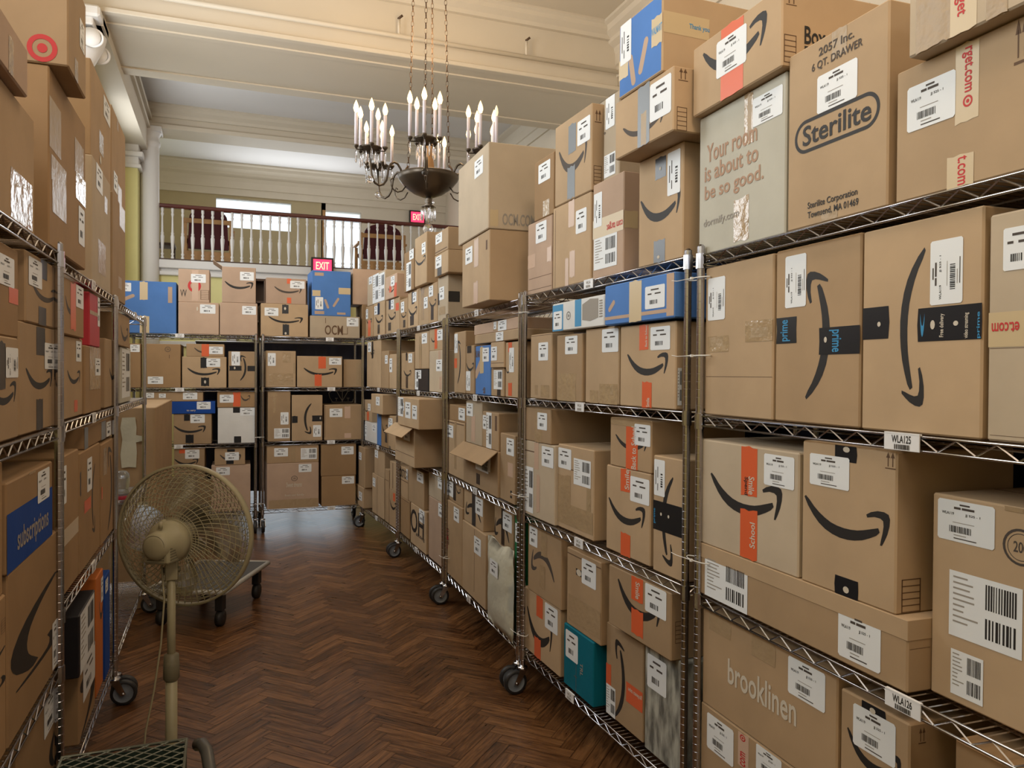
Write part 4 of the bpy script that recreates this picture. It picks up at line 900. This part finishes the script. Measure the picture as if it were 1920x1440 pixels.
# ------------------------------------------------------------------ chandelier
def chandelier():
    c = Vector((1.52, 6.0, 0)); o = empty('chandelier', (c.x, c.y, 3.05)); tag(o, 'bronze candle chandelier with crystal drops hanging on four chains', 'chandelier')
    b = MB(); b.lathe([(.0001, -.02), (.05, -.018), (.12, .01), (.19, .06), (.235, .115), (.25, .15), (.24, .158), (.22, .15), (.1, .14), (.0001, .14)], 'bronze', 36); b.build('bowl', o)
    s = MB(); s.lathe([(.055, .14), (.05, .2), (.035, .3), (.045, .36), (.03, .42), (.0001, .43)], 'oak', 16); s.build('stem', o)
    f = MB(); f.lathe([(.02, -.02), (.03, -.05), (.015, -.07), (.06, -.10), (.0001, -.10)], 'bronze', 14); f.build('finial', o)
    g = MB(); g.lathe([(.0001, -.32), (.03, -.31), (.046, -.275), (.03, -.24), (.012, -.23), (.018, -.18), (.01, -.10)], 'crystal', 14); g.build('crystal_ball', o)
    dr = MB(); dr.lathe([(.0001, -.11), (.007, -.095), (.008, -.03), (.004, -.01), (.0001, 0)], 'crystal', 6)
    for k in range(8): a = 2*PI*k/8; dr.build('crystal_drop', o, (.055*math.cos(a), .055*math.sin(a), -.10))
    for k in range(4):
        a = PI/4+PI/2*k+.35; ch = MB(); z = .18; r0 = .17
        ch.tube([(.2*math.cos(a), .2*math.sin(a), .15), (.19*math.cos(a), .19*math.sin(a), .2), (.165*math.cos(a), .165*math.sin(a), .235)], .008, 'chain_bronze', 6)
        n = 58; H = 2.34; link = H/n
        for i in range(n):
            zz = .22+link*(i+.5); rr = .165-.06*(i/n); Mx = Matrix.Translation((rr*math.cos(a), rr*math.sin(a), zz)) @ Matrix.Rotation(a+(PI/2 if i % 2 else 0), 4, 'Z') @ Matrix.Rotation(PI/2, 4, 'X') @ Matrix.Diagonal((.45, 1, 1, 1))
            ch.torus(link*.60, .0034, 'chain_bronze', 10, 5, M=Mx)
        ch.build('chain', o)
    cn = MB(); cn.lathe([(.0001, 2.60), (.15, 2.59), (.16, 2.56), (.12, 2.53), (.0001, 2.52)], 'chain_bronze', 24); cn.build('ceiling_canopy', o)
    can = MB(); can.lathe([(.0001, .0), (.0125, .0), (.0125, .235), (.010, .24), (.0001, .24)], 'candle', 10); cm = can.mesh('candle')
    bu = MB(); bu.lathe([(.0001, 0), (.014, .006), (.0215, .032), (.016, .06), (.005, .088), (.0001, .098)], 'bulb_lit', 10); bm_ = bu.mesh('bulb')
    bu = MB(); bu.lathe([(.0001, 0), (.010, .005), (.015, .028), (.012, .055), (.004, .078), (.0001, .085)], 'bulb_dim', 10); bd = bu.mesh('bulb')
    cup = MB(); cup.lathe([(.006, -.02), (.02, -.004), (.022, .006), (.016, .008), (.0001, .008)], 'bronze', 10)
    drm = dr.mesh('crystal_drop'); ball = MB(); ball.lathe([(.0001, -.03), (.02, -.02), (.026, 0), (.02, .02), (.0001, .03)], 'crystal', 12); bam = ball.mesh('ball')
    base = math.atan2(-c.y, -c.x)
    for k in range(6):
        a = base + math.radians(-3+60*k); ca, sa = math.cos(a), math.sin(a); R_ = .50
        arm = MB()
        P = lambda r, z: (r*ca, r*sa, z)
        arm.tube([P(.23, .13), P(.245, .17), P(.27, .205), P(.30, .215), P(.33, .195), P(.348, .16), P(.355, .11), P(.365, .065), P(.39, .03), P(.425, .015), P(.46, .03), P(.485, .075), P(.497, .15), P(.50, .26)], [.009]*14, 'bronze', 7)
        arm.tube([P(.20, .04), P(.23, .0), P(.27, -.015), P(.305, .0), P(.325, .03), P(.33, .07), P(.315, .09), P(.30, .075)], .0055, 'bronze', 6)
        arm.lathe([(.0001, .25), (.04, .255), (.085, .285), (.09, .295), (.05, .292), (.0001, .30)], 'bronze', 18, (R_*ca, R_*sa, 0))
        for q in range(5):
            w = a+PI+2*PI*(q+.5)/5; x = R_*ca+.115*math.cos(w); y = R_*sa+.115*math.sin(w)
            arm.tube([(R_*ca+.04*math.cos(w), R_*sa+.04*math.sin(w), .27), (x, y, .265), (x, y, .285)], .005, 'bronze', 5)
            arm.lathe([(.006, .27), (.02, .288), (.022, .298), (.016, .30), (.0001, .30)], 'bronze', 10, (x, y, 0))
        ao = arm.build('arm', o)
        def add(nm, me, x, y, z):
            q_ = bpy.data.objects.new(nm, me); COL.objects.link(q_); q_.parent = ao; q_.location = (x, y, z)
        for q in range(5):
            w = a+PI+2*PI*(q+.5)/5; x = R_*ca+.115*math.cos(w); y = R_*sa+.115*math.sin(w)
            add('candle', cm, x, y, .30); add('bulb', bd if (k*5+q) in (7, 22) else bm_, x, y, .54)
            add('crystal_drop', drm, x, y, .268)
            w2 = w+.6; add('crystal_drop', drm, R_*ca+.06*math.cos(w2), R_*sa+.06*math.sin(w2), .262)
        add('crystal_ball', bam, R_*ca, R_*sa, .05)
    return o
chandelier()

# ------------------------------------------------------------------ the room
XL_, XR_, YN, YB, ZC = -1.36, 4.15, -4.0, 12.0, 5.52
def sbox(name, *a, m='paint_cream', c=0):
    mb = MB(); mb.box(*a, m, c); return struct(mb.build(name))
# floor: herringbone blocks, each one a face with its own tone
def floor():
    me = bpy.data.meshes.new('floor'); w, l = .068, .34; vs = []; fs = []; tones = []; uvs = []
    rr = random.Random(4); g = .0012; n = 5; c45 = math.sqrt(.5)
    def add(x0, y0, x1, y1, along_x):
        q = [(x0+g, y0+g), (x1-g, y0+g), (x1-g, y1-g), (x0+g, y1-g)]
        R = [((a-b)*c45+1.4, (a+b)*c45+4) for a, b in q]
        cx = sum(p[0] for p in R)/4; cy = sum(p[1] for p in R)/4
        if not (XL_-.1 < cx < XR_+.1 and YN-.1 < cy < 12.1): return
        k = len(vs); vs.extend((a, b, 0) for a, b in R); fs.append((k, k+1, k+2, k+3)); tones.append(rr.random())
        off = rr.uniform(0, 50); uvs.append([(off+(a-x0 if along_x else b-y0), off*3+(b-y0 if along_x else a-x0)) for a, b in q])
    N = 190
    for i in range(-N, N):
        for j in range(-40, 40):
            ox = i*w + j*(l)  ; oy = i*w - j*l
            add(ox, oy, ox+l, oy+w, True)
            add(ox-0, oy+w, ox+w, oy+w+l, False) if False else add(ox+l, oy+w-l, ox+l+w, oy+w, False)
    me.from_pydata(vs, [], fs); me.materials.append(MATS['parquet']); me.materials.append(MATS['dark_wood'])
    at = me.attributes.new('tone', 'FLOAT', 'FACE'); at.data.foreach_set('value', tones)
    uv = me.uv_layers.new(name='UVMap'); flat = []
    for q in uvs:
        for a, b in q: flat += [a, b]
    uv.data.foreach_set('uv', flat)
    k = len(vs); bm = bmesh.new(); bm.from_mesh(me)
    q = [bm.verts.new(p) for p in ((XL_-.1, YN-.1, -.003), (XR_+.1, YN-.1, -.003), (XR_+.1, 12.1, -.003), (XL_-.1, 12.1, -.003))]
    f = bm.faces.new(q); f.material_index = 1; bm.to_mesh(me); bm.free()
    o = bpy.data.objects.new('floor', me); COL.objects.link(o); struct(o)
    print('floor planks', len(fs))
floor()
# walls; the left one has tall windows above the racks
WIN = [(.55, 1.85), (3.35, 4.65), (5.95, 7.25), (9.65, 10.95)]  # last opening is unseen, added to brighten the far ceiling panel
mb = MB(); ys = YN
mb.box(XL_-.25, XL_, YN, YB+3, -.02, 2.55, 'paint_yellow'); mb.box(XL_-.25, XL_, YN, YB+3, 4.55, 5.7, 'paint_yellow')
for a, b in WIN+[(YB+3, 0)]: mb.box(XL_-.25, XL_, ys, a, 2.55, 4.55, 'paint_yellow'); ys = b
struct(mb.build('wall_left'))
for k, (a, b) in enumerate(WIN):
    mb = MB(); x = XL_-.2
    for z in (2.56, 3.25, 3.95, 4.50): mb.box(x, x+.05, a, b, z, z+.04, 'paint_white')
    for y in (a, (a+b)/2-.02, b-.04): mb.box(x, x+.05, y, y+.04, 2.56, 4.54, 'paint_white')
    mb.box(x+.02, x+.025, a, b, 2.56, 4.54, 'glass'); struct(mb.build(f'window_{k+1}'))
sbox('wall_right', XR_, XR_+.2, YN, YB+3, -.02, 5.7)
mb = MB(); mb.box(XL_-.2, XR_+.2, YN-.2, YN, -.02, 3.2, 'paint_cream'); mb.box(XL_-.2, XR_+.2, YN-.2, YN, 4.2, 5.7, 'paint_cream')
mb.box(XL_-.2, .2, YN-.2, YN, 3.2, 4.2, 'paint_cream'); mb.box(2.6, XR_+.2, YN-.2, YN, 3.2, 4.2, 'paint_cream'); struct(mb.build('wall_near'))
# ceiling panels and beams
mb = MB(); mb.box(XL_, XR_, YN, 7.9, ZC, ZC+.1, 'paint_cream'); struct(mb.build('ceiling'))
mb = MB(); mb.box(XL_, XR_, 9.2, 12.2, 5.36, 5.46, 'paint_ceiling'); struct(mb.build('ceiling'))
def moulding(name, prof, axis, a0, a1, o0, sgn, z0, m='paint_cream'):
    """profile of (out, down) steps run along an axis from a0 to a1, standing off o0 by sgn"""
    mb = MB(); n = len(prof)
    vs = []
    for t_ in (a0, a1):
        for q, dn in prof: vs.append((t_, o0+sgn*q, z0-dn) if axis == 'X' else (o0+sgn*q, t_, z0-dn))
    fs = [(i, (i+1) % n, n+(i+1) % n, n+i) for i in range(n)] + [tuple(range(n)), tuple(range(2*n-1, n-1, -1))]
    mb.faces(vs, fs, m); return struct(mb.build(name))
CR = [(0, 0), (.26, 0), (.26, .03), (.22, .05), (.20, .10), (.14, .15), (.13, .19), (.07, .23), (.05, .30), (.05, .42), (.03, .43), (.03, .55), (0, .55)]
CS = [(0, 0), (.16, 0), (.16, .02), (.13, .04), (.12, .08), (.06, .12), (.05, .16), (0, .16)]
# beam over the aisle with its pipe
mb = MB(); mb.box(XL_, XR_, 7.7, 9.25, 4.83, 5.75, 'paint_cream', .01); mb.box(XL_, XR_, 7.66, 7.74, 4.815, 4.86, 'paint_cream', .006); mb.box(XL_, XR_, 7.92, 8.0, 4.815, 4.83, 'paint_cream'); mb.box(XL_, XR_, 9.0, 9.08, 4.815, 4.83, 'paint_cream')
struct(mb.build('trim_1'))
moulding('trim_2', CS, 'X', XL_, XR_, 7.7, -1, ZC)
moulding('trim_3', CS, 'X', XL_, XR_, 9.25, 1, 5.36)
moulding('trim_4', CS, 'X', XL_, XR_, 11.85, -1, 5.36)
moulding('trim_5', CR, 'Y', 9.0, 12, XL_, 1, 5.36, 'paint_cream')
moulding('trim_6', CR, 'Y', YN, 12, XR_, -1, ZC-.0)
moulding('trim_7', CR, 'Y', YN, 7.73, XL_, 1, ZC-.002)
mb = MB(); mb.box(XL_, -1.04, 7.76, 12, 4.72, 5.3, 'paint_cream'); mb.box(XL_, -1.0, 7.77, 12, 5.02, 5.07, 'paint_cream', .004); mb.box(XL_, -.98, 7.78, 12, 5.15, 5.2, 'paint_cream', .004); struct(mb.build('trim_8'))
# beam above the balcony front
mb = MB(); mb.box(XL_, XR_, 11.85, 12.3, 5.06, 5.5, 'paint_cream', .01); mb.box(XL_, XR_, 11.82, 12.33, 5.045, 5.11, 'paint_cream', .006); mb.box(XL_, XR_, 11.80, 12.0, 5.22, 5.26, 'paint_cream', .006); struct(mb.build('trim_9'))
# balcony recess
mb = MB(); mb.box(XL_, XR_, 12.25, 15.1, 5.42, 5.5, 'paint_ceiling'); struct(mb.build('ceiling'))
moulding('trim_10', CS, 'X', XL_, XR_, 12.3, 1, 5.42)
moulding('trim_11', CR, 'X', XL_, XR_, 15, -1, 5.42)
mb = MB(); Z0, Z1 = 3.2, 5.42
mb.box(XL_, -.18, 15, 15.2, Z0, Z1, 'paint_tan'); mb.box(-.18, 1.15, 15, 15.2, Z0, 4.28, 'paint_tan'); mb.box(-.18, 1.15, 15, 15.2, 4.82, Z1, 'paint_tan')
mb.box(1.15, 1.72, 15, 15.2, Z0, Z1, 'paint_tan'); mb.box(1.72, 2.46, 15, 15.2, 4.74, Z1, 'paint_cream'); mb.box(2.46, XR_, 15, 15.2, Z0, Z1, 'paint_cream'); struct(mb.build('wall_back'))
mb = MB(); mb.box(-.18, 1.15, 15.15, 15.16, 4.28, 4.82, 'daylight_paper')
o = MB(); o.box(-.18, 1.15, 15.08, 15.09, 4.28, 4.82, 'glass'); o.box(-.20, 1.17, 15.05, 15.12, 4.26, 4.29, 'paint_white'); o.box(-.20, 1.17, 15.05, 15.12, 4.81, 4.84, 'paint_white'); struct(o.build('window_5'))
o = MB(); o.box(1.72, 2.46, 15.08, 15.09, 3.2, 4.74, 'glass'); o.box(1.70, 1.78, 15.0, 15.12, 3.2, 4.92, 'oak')
fcw = Face((0, 15.075, 0), (1, 0, 0), (0, 0, 1), (0, -1, 0))
for q, zz in enumerate((3.62, 3.52, 3.46)): quad(o, fcw, (1.95, 2.35, zz, zz+.03), 'ink_soft', 0)
struct(o.build('door_1'))
mb = MB(); mb.box(XL_, XR_, 12.0, 15.1, 3.02, 3.2, 'paint_white'); mb.box(XL_, XR_, 11.93, 12.05, 3.10, 3.22, 'paint_white', .01); mb.box(XL_, XR_, 11.95, 12.05, 3.0, 3.06, 'paint_white', .01); struct(mb.build('trim_12'))
# wall below the balcony with a pilaster and trims
mb = MB(); mb.box(XL_, .2, 12.0, 12.15, -.02, 3.02, 'paint_yellow'); mb.box(1.8, XR_, 12.0, 12.15, -.02, 3.02, 'paint_yellow'); mb.box(.2, 1.8, 12.0, 12.15, 2.0, 3.02, 'paint_yellow'); struct(mb.build('wall_under_balcony'))
mb = MB(); mb.box(.2, 1.8, 12.08, 12.09, 0, 2.0, 'glass')  # unseen glazed door, added to give the far floor a bright reflection
for q in (.2, .96, 1.72): mb.box(q, q+.08, 12.03, 12.13, 0, 2.0, 'paint_white')
mb.box(.2, 1.8, 12.03, 12.13, 1.93, 2.0, 'paint_white'); struct(mb.build('added_door'))
mb = MB(); mb.box(.0, .14, 11.94, 12.0, 0, 3.02, 'paint_white', .006); mb.box(-1.0, .9, 11.96, 12.0, 1.98, 2.06, 'paint_white', .006); struct(mb.build('trim_13'))
# columns at the left
def column(name, x, y, z0, z1, r, m):
    mb = MB(); mb.lathe([(r*.9, z0), (r, z0+.02), (r, z1-.28), (r*.98, z1-.27), (r*1.12, z1-.24), (r*1.15, z1-.20), (r, z1-.18), (r, z1-.12), (r*1.25, z1-.07)], m, 24, (x, y, 0)); mb.box(x-r*1.3, x+r*1.3, y-r*1.3, y+r*1.3, z1-.07, z1, m, .005)
    o = mb.build(name); struct(o); return o
column('trim_14', -1.02, 11.95, 0, 5.06, .125, 'paint_white')
mb = MB(); mb.box(XL_, -1.14, 11.62, 11.95, 0, 4.4, 'paint_yellow'); mb.box(XL_, -1.10, 11.58, 11.96, 4.4, 4.45, 'paint_white', .004); mb.box(XL_, -1.07, 11.55, 11.97, 4.55, 4.62, 'paint_white', .01); mb.box(XL_, -1.13, 11.60, 11.95, 4.45, 4.75, 'paint_white'); struct(mb.build('trim_15'))
# scrolled capital of the wall pilaster beside the beam
mb = MB(); x = XL_
mb.box(x, -1.16, 7.66, 8.0, 0, 4.35, 'paint_white', .006); mb.box(x, -1.04, 7.55, 8.1, 4.72, 4.82, 'paint_white', .02); mb.box(x, -1.10, 7.60, 8.05, 4.66, 4.73, 'paint_white', .01)
for yy in (7.62, 8.02):
    for q in range(3): mb.torus(.075-.024*q, .012, 'paint_white', 20, 6, M=Matrix.Translation((-1.10, yy, 4.55)) @ Matrix.Rotation(PI/2, 4, 'X'))
    mb.lathe([(.0001, -.025), (.08, -.025), (.08, .025), (.0001, .025)], 'paint_white', 20, M=Matrix.Translation((-1.12, yy, 4.55)) @ Matrix.Rotation(PI/2, 4, 'X'))
mb.lathe([(.10, 0), (.13, .05), (.20, .2), (.22, .28)], 'paint_white', 20, (x+.12, 7.82, 4.35)); struct(mb.build('trim_16'))
# pipe with sprinkler heads
t = empty('sprinkler_pipe', (0, 7.62, 5.2)); tag(t, 'long pale sprinkler pipe running across the face of the ceiling beam', 'pipe')
z_ = lambda px_, py_: hit(px_, py_, Vector((0, 7.6, 0)), Vector((0, 1, 0)))
pA, pB = z_(345, 2), z_(1200, 142)
mb = MB(); mb.tube([(XL_, -.02, (pA.z+pB.z)/2-5.2), (XR_, -.02, (pA.z+pB.z)/2-5.2)], .024, 'paint_cream', 10); mb.build('pipe_run', t)
for px_, py_ in ((748, 55), (987, 98)):
    q = z_(px_, py_); mb = MB(); mb.tube([(q.x, -.02, (pA.z+pB.z)/2-5.2), (q.x, -.02, (pA.z+pB.z)/2-5.2+.17)], .014, 'paint_cream', 8); mb.tube([(q.x-.01, -.02, (pA.z+pB.z)/2-5.2+.17), (q.x+.03, -.05, (pA.z+pB.z)/2-5.2+.20)], .012, 'chain_bronze', 8); mb.build('sprinkler_head', t)
# small ceiling sprinkler over the far bay
q = hit(1012, 240, Vector((0, 0, 5.36)), Vector((0, 0, 1))); mb = MB(); mb.lathe([(.0001, -.06), (.02, -.055), (.02, -.02), (.05, -.01), (.05, 0), (.0001, 0)], 'paint_white', 14); o = mb.build('ceiling_sprinkler', None, (q.x, q.y, 5.36)); tag(o, 'small round sprinkler on the grey far ceiling panel', 'sprinkler')
# balustrade
t = empty('balustrade', (1.5, 12.0, 3.22)); tag(t, 'white turned balustrade with dark mahogany rail along the balcony', 'railing')
mb = MB(); mb.box(-2.50, 2.6, -.05, .05, .745, .80, 'mahogany', .012); mb.build('handrail', t)
mb = MB(); mb.box(-2.50, 2.6, -.04, .04, -.002, .02, 'dark_wood'); mb.build('bottom_rail', t)
ba = MB(); ba.lathe([(.022, .02), (.022, .05), (.012, .06), (.024, .09), (.014, .11), (.018, .16), (.027, .30), (.028, .34), (.018, .37), (.024, .385), (.016, .40), (.014, .5), (.012, .62), (.022, .66), (.014, .68), (.02, .71), (.02, .745)], 'paint_white', 10); bme = ba.mesh('baluster')
i = 0; x = -2.36
while x < 2.5:
    b_ = bpy.data.objects.new('baluster', bme); COL.objects.link(b_); b_.parent = t; b_.location = (x, 0, 0); x += .134
# armchairs on the balcony
def armchair(x, y, w, h, ang, lab):
    o = empty('armchair', (x, y, 3.2), ang); tag(o, lab, 'chair', 'upholstered armchairs on the balcony')
    for sx in (-1, 1):
        for sy in (-1, 1):
            mb = MB(); mb.box(sx*w/2-(.05 if sx > 0 else 0), sx*w/2+(0 if sx > 0 else .05), sy*.25-.025, sy*.25+.025, 0, .62*h if sy > 0 else .82*h, 'oak', .005); mb.build('leg', o)
    mb = MB(); mb.box(-w/2+.05, w/2-.05, -.25, .25, .36, .46, 'maroon', .02); mb.build('seat', o)
    mb = MB(); n = 14; vs = []
    for yy in (-.27, -.20):
        vs.append((-w/2+.06, yy, .30))
        for q in range(n+1): a = PI-PI*q/n; vs.append(((w/2-.08)*math.cos(a), yy, h-.16+.16*math.sin(a)))
        vs.append((w/2-.06, yy, .30))
    m_ = n+3; mb.faces(vs, [tuple(range(m_)), tuple(range(2*m_-1, m_-1, -1))]+[(q, (q+1) % m_, m_+(q+1) % m_, m_+q) for q in range(m_)], 'maroon'); mb.build('backrest', o)
    mb = MB(); mb.box(-w/2, w/2, -.285, -.26, h-.24, h-.17, 'oak', .004); mb.box(-w/2, w/2, -.285, -.26, .12, .26, 'oak', .004); mb.build('back_frame', o)
    for sx in (-1, 1): mb = MB(); mb.box(sx*w/2-.03, sx*w/2+.03, -.25, .27, .62*h, .62*h+.035, 'oak', .006); mb.build('armrest', o)
armchair(-.26, 12.85, .70, .92, 0, 'maroon and oak armchair on the balcony left of the wide window')
armchair(2.42, 12.85, .76, .88, 0, 'maroon and oak armchair on the balcony right of the bright door')
# dark low table by the first chair
t = empty('side_table', (-.98, 12.9, 3.2)); tag(t, 'low dark side table on the balcony left of the armchair', 'table')
mb = MB(); mb.box(-.2, .24, -.2, .2, .34, .38, 'dark_wood', .004); mb.build('tabletop', t)
for sx in (-.17, .21):
    for sy in (-.17, .17): mb = MB(); mb.box(sx-.02, sx+.02, sy-.02, sy+.02, 0, .34, 'dark_wood'); mb.build('leg', t)
# exit signs
def exit_sign(name, c, w, h, lab):
    o = empty(name, c); tag(o, lab, 'sign', None)
    mb = MB(); mb.box(-w/2-.03, w/2+.03, -.02, .04, -.03, h+.03, 'sign_black', .004); mb.build('frame', o)
    mb = MB(); mb.box(-w/2, w/2, -.026, -.021, 0, h, 'exit_red')
    text(mb, Face((0, -.027, 0), (1, 0, 0), (0, 0, 1), (0, -1, 0)), (-w*.36, w*.36, h*.2, h*.8), 'EXIT', 'bulb_dim', 0); mb.build('lit_panel', o)
exit_sign('exit_sign', (1.36, 11.85, 3.14), .27, .19, 'red lit exit sign in dark frame under the balcony edge')
exit_sign('exit_sign', (3.55, 14.9, 4.62), .26, .2, 'red lit exit sign on the balcony wall behind the chandelier')
# dark bookcase under the balcony
t = empty('wall_shelves', (1.0, 11.8, 0)); tag(t, 'dark wooden open shelves on the wall under the balcony', 'shelf')
for sx in (-.62, .0, .62): mb = MB(); mb.box(sx-.02, sx+.02, -.15, .17, 2.08, 2.98, 'dark_wood'); mb.build('side_panel', t)
for z in (2.1, 2.36, 2.64, 2.96):
    for sx in (-.6, .02): mb = MB(); mb.box(sx, sx+.58, -.14, .16, z-.015, z+.015, 'dark_wood'); mb.build('shelf_board', t)
mb = MB(); mb.box(-.6, .6, .161, .17, 2.1, 2.96, 'dark_wood'); mb.build('back_panel', t)
# navy cloth with crown hung behind the end racks
mb = MB(); n = 60; x0, x1 = -.30, 1.86; vs = []
for dz in (0, 1):
    for i in range(n+1):
        x = x0+(x1-x0)*i/n; y = .02*math.sin(x*11)+.012*math.sin(x*27+1)
        for z in (.32, .9, 1.5, 1.93): vs.append((x, y+dz*.004+ (z-1)*.015, z))
m4 = 4*(n+1); fs = []
for s in (0, 1):
    for i in range(n):
        for j in range(3): q = s*m4+i*4+j; fs.append((q, q+1, q+5, q+4))
mb.faces(vs, fs, 'navy', True)
cr = Face((1.227, -.045, 1.36), (1, 0, 0), (0, 0, 1), (0, -1, 0))
def stroke(P, w=.007):
    mb.tube([cr.p(a, b, 0) for a, b in P], w*.5, 'ink_white', 4)
for s in (1, -1):
    stroke([(0, -.06), (s*.03, -.01), (s*.06, .045), (s*.11, .06), (s*.15, .03), (s*.14, -.02), (s*.11, -.07)])
    stroke([(s*.065, -.06), (s*.065, -.03), (s*.05, -.03), (s*.08, -.03)])
stroke([(0, -.07), (0, .07)]); stroke([(-.02, .05), (.02, .05)]); stroke([(-.12, -.075), (.12, -.075)])
o = mb.build('navy_cloth', None, (0, 8.78, 0)); tag(o, 'navy blue cloth with pale crown emblem hanging behind the end racks', 'cloth')
# clear of the floor: its pole stand
t = empty('cloth_stand', (.75, 8.86, 0)); tag(t, 'dark pole stand carrying the navy cloth behind the racks', 'stand')
mb = MB(); mb.tube([(-1.06, 0, 1.94), (1.06, 0, 1.94)], .014, 'chrome_dark', 8); mb.build('crossbar', t)
for s in (-1.05, 1.05): mb = MB(); mb.tube([(s, 0, 0), (s, 0, 1.94)], .014, 'chrome_dark', 8); mb.box(s-.02, s+.02, -.2, .2, 0, .02, 'chrome_dark'); mb.build('upright', t)
# plain cloth and stand added behind the right racks to darken their gaps
mb = MB(); n = 200; y0, y1 = -.2, 8.45; vs = []
for dz in (0, 1):
    for i in range(n+1):
        y = y0+(y1-y0)*i/n; x = .018*math.sin(y*9)+.01*math.sin(y*23+1)
        for z in (.06, .7, 1.4, 1.93): vs.append((x+dz*.004, y, z))
m4 = 4*(n+1); fs = []
for s in (0, 1):
    for i in range(n):
        for j in range(3): q = s*m4+i*4+j; fs.append((q, q+1, q+5, q+4))
mb.faces(vs, fs, 'navy', True); o = mb.build('navy_cloth', None, (2.0, 0, 0)); tag(o, 'dark navy cloth added behind the right-hand racks to darken their gaps', 'cloth')
t = empty('cloth_stand', (2.05, 4.1, 0)); tag(t, 'long dark pole stand added to hold the cloth behind the right-hand racks', 'stand')
mb = MB(); mb.tube([(0, -4.3, 1.94), (0, 4.4, 1.94)], .014, 'chrome_dark', 8); mb.build('crossbar', t)
for s in (-4.25, -1.4, 1.5, 4.35): mb = MB(); mb.tube([(0, s, 0), (0, s, 1.94)], .014, 'chrome_dark', 8); mb.box(-.0, .3, s-.02, s+.02, 0, .02, 'chrome_dark'); mb.build('upright', t)
# cable ties joining neighbouring racks
def tie(px_, py_, key, end, w, lab):
    A, e, n, L, ang = FR[key]; P0 = A+n*.018; q = hit(px_, py_, P0, n); o = empty('cable_tie', q, ang)
    tag(o, lab, 'cable tie', 'white cable ties joining the racks'); mb = MB(); mb.torus(w, .0022, 'zip_white', 24, 5, M=Matrix.Translation((0, .018, 0)) @ Matrix.Diagonal((1, .023/w, 1, 1))); mb.box(-.004, .004, -.012, -.004, -.004, .004, 'zip_white'); mb.build('strap', o)
    mb = MB(); mb.tube([(-.003, -.008, 0), (-w-.02, -.015, -.001), (-w-.045, -.02, .003)], .0012, 'zip_white', 4); mb.build('tail', o)
for px_, py_, lab in ((1301, 522, 'white cable tie high on the near pair of right rack posts'), (1301, 667, 'white cable tie midway up the near pair of right rack posts'), (1300, 1050, 'white cable tie low on the near pair of right rack posts')):
    tie(px_, py_, 'U1', 0, .058, lab)
for px_, py_, lab in ((978, 586, 'white cable tie under the top shelf between second and third right racks'), (976, 930, 'white cable tie above the third shelf between second and third right racks'), (974, 1189, 'white cable tie at floor level between second and third right racks')):
    tie(px_, py_, 'U3', 0, .04, lab)
for px_, py_, lab in ((834, 1046, 'white cable tie near the floor between third and fourth right racks'),): tie(px_, py_, 'U4', 0, .03, lab)
tie(487, 820, 'B2', 0, .045, 'white cable tie above the third shelf of the end racks')
tie(487, 945, 'B2', 0, .045, 'white cable tie near the bottom of the end racks')
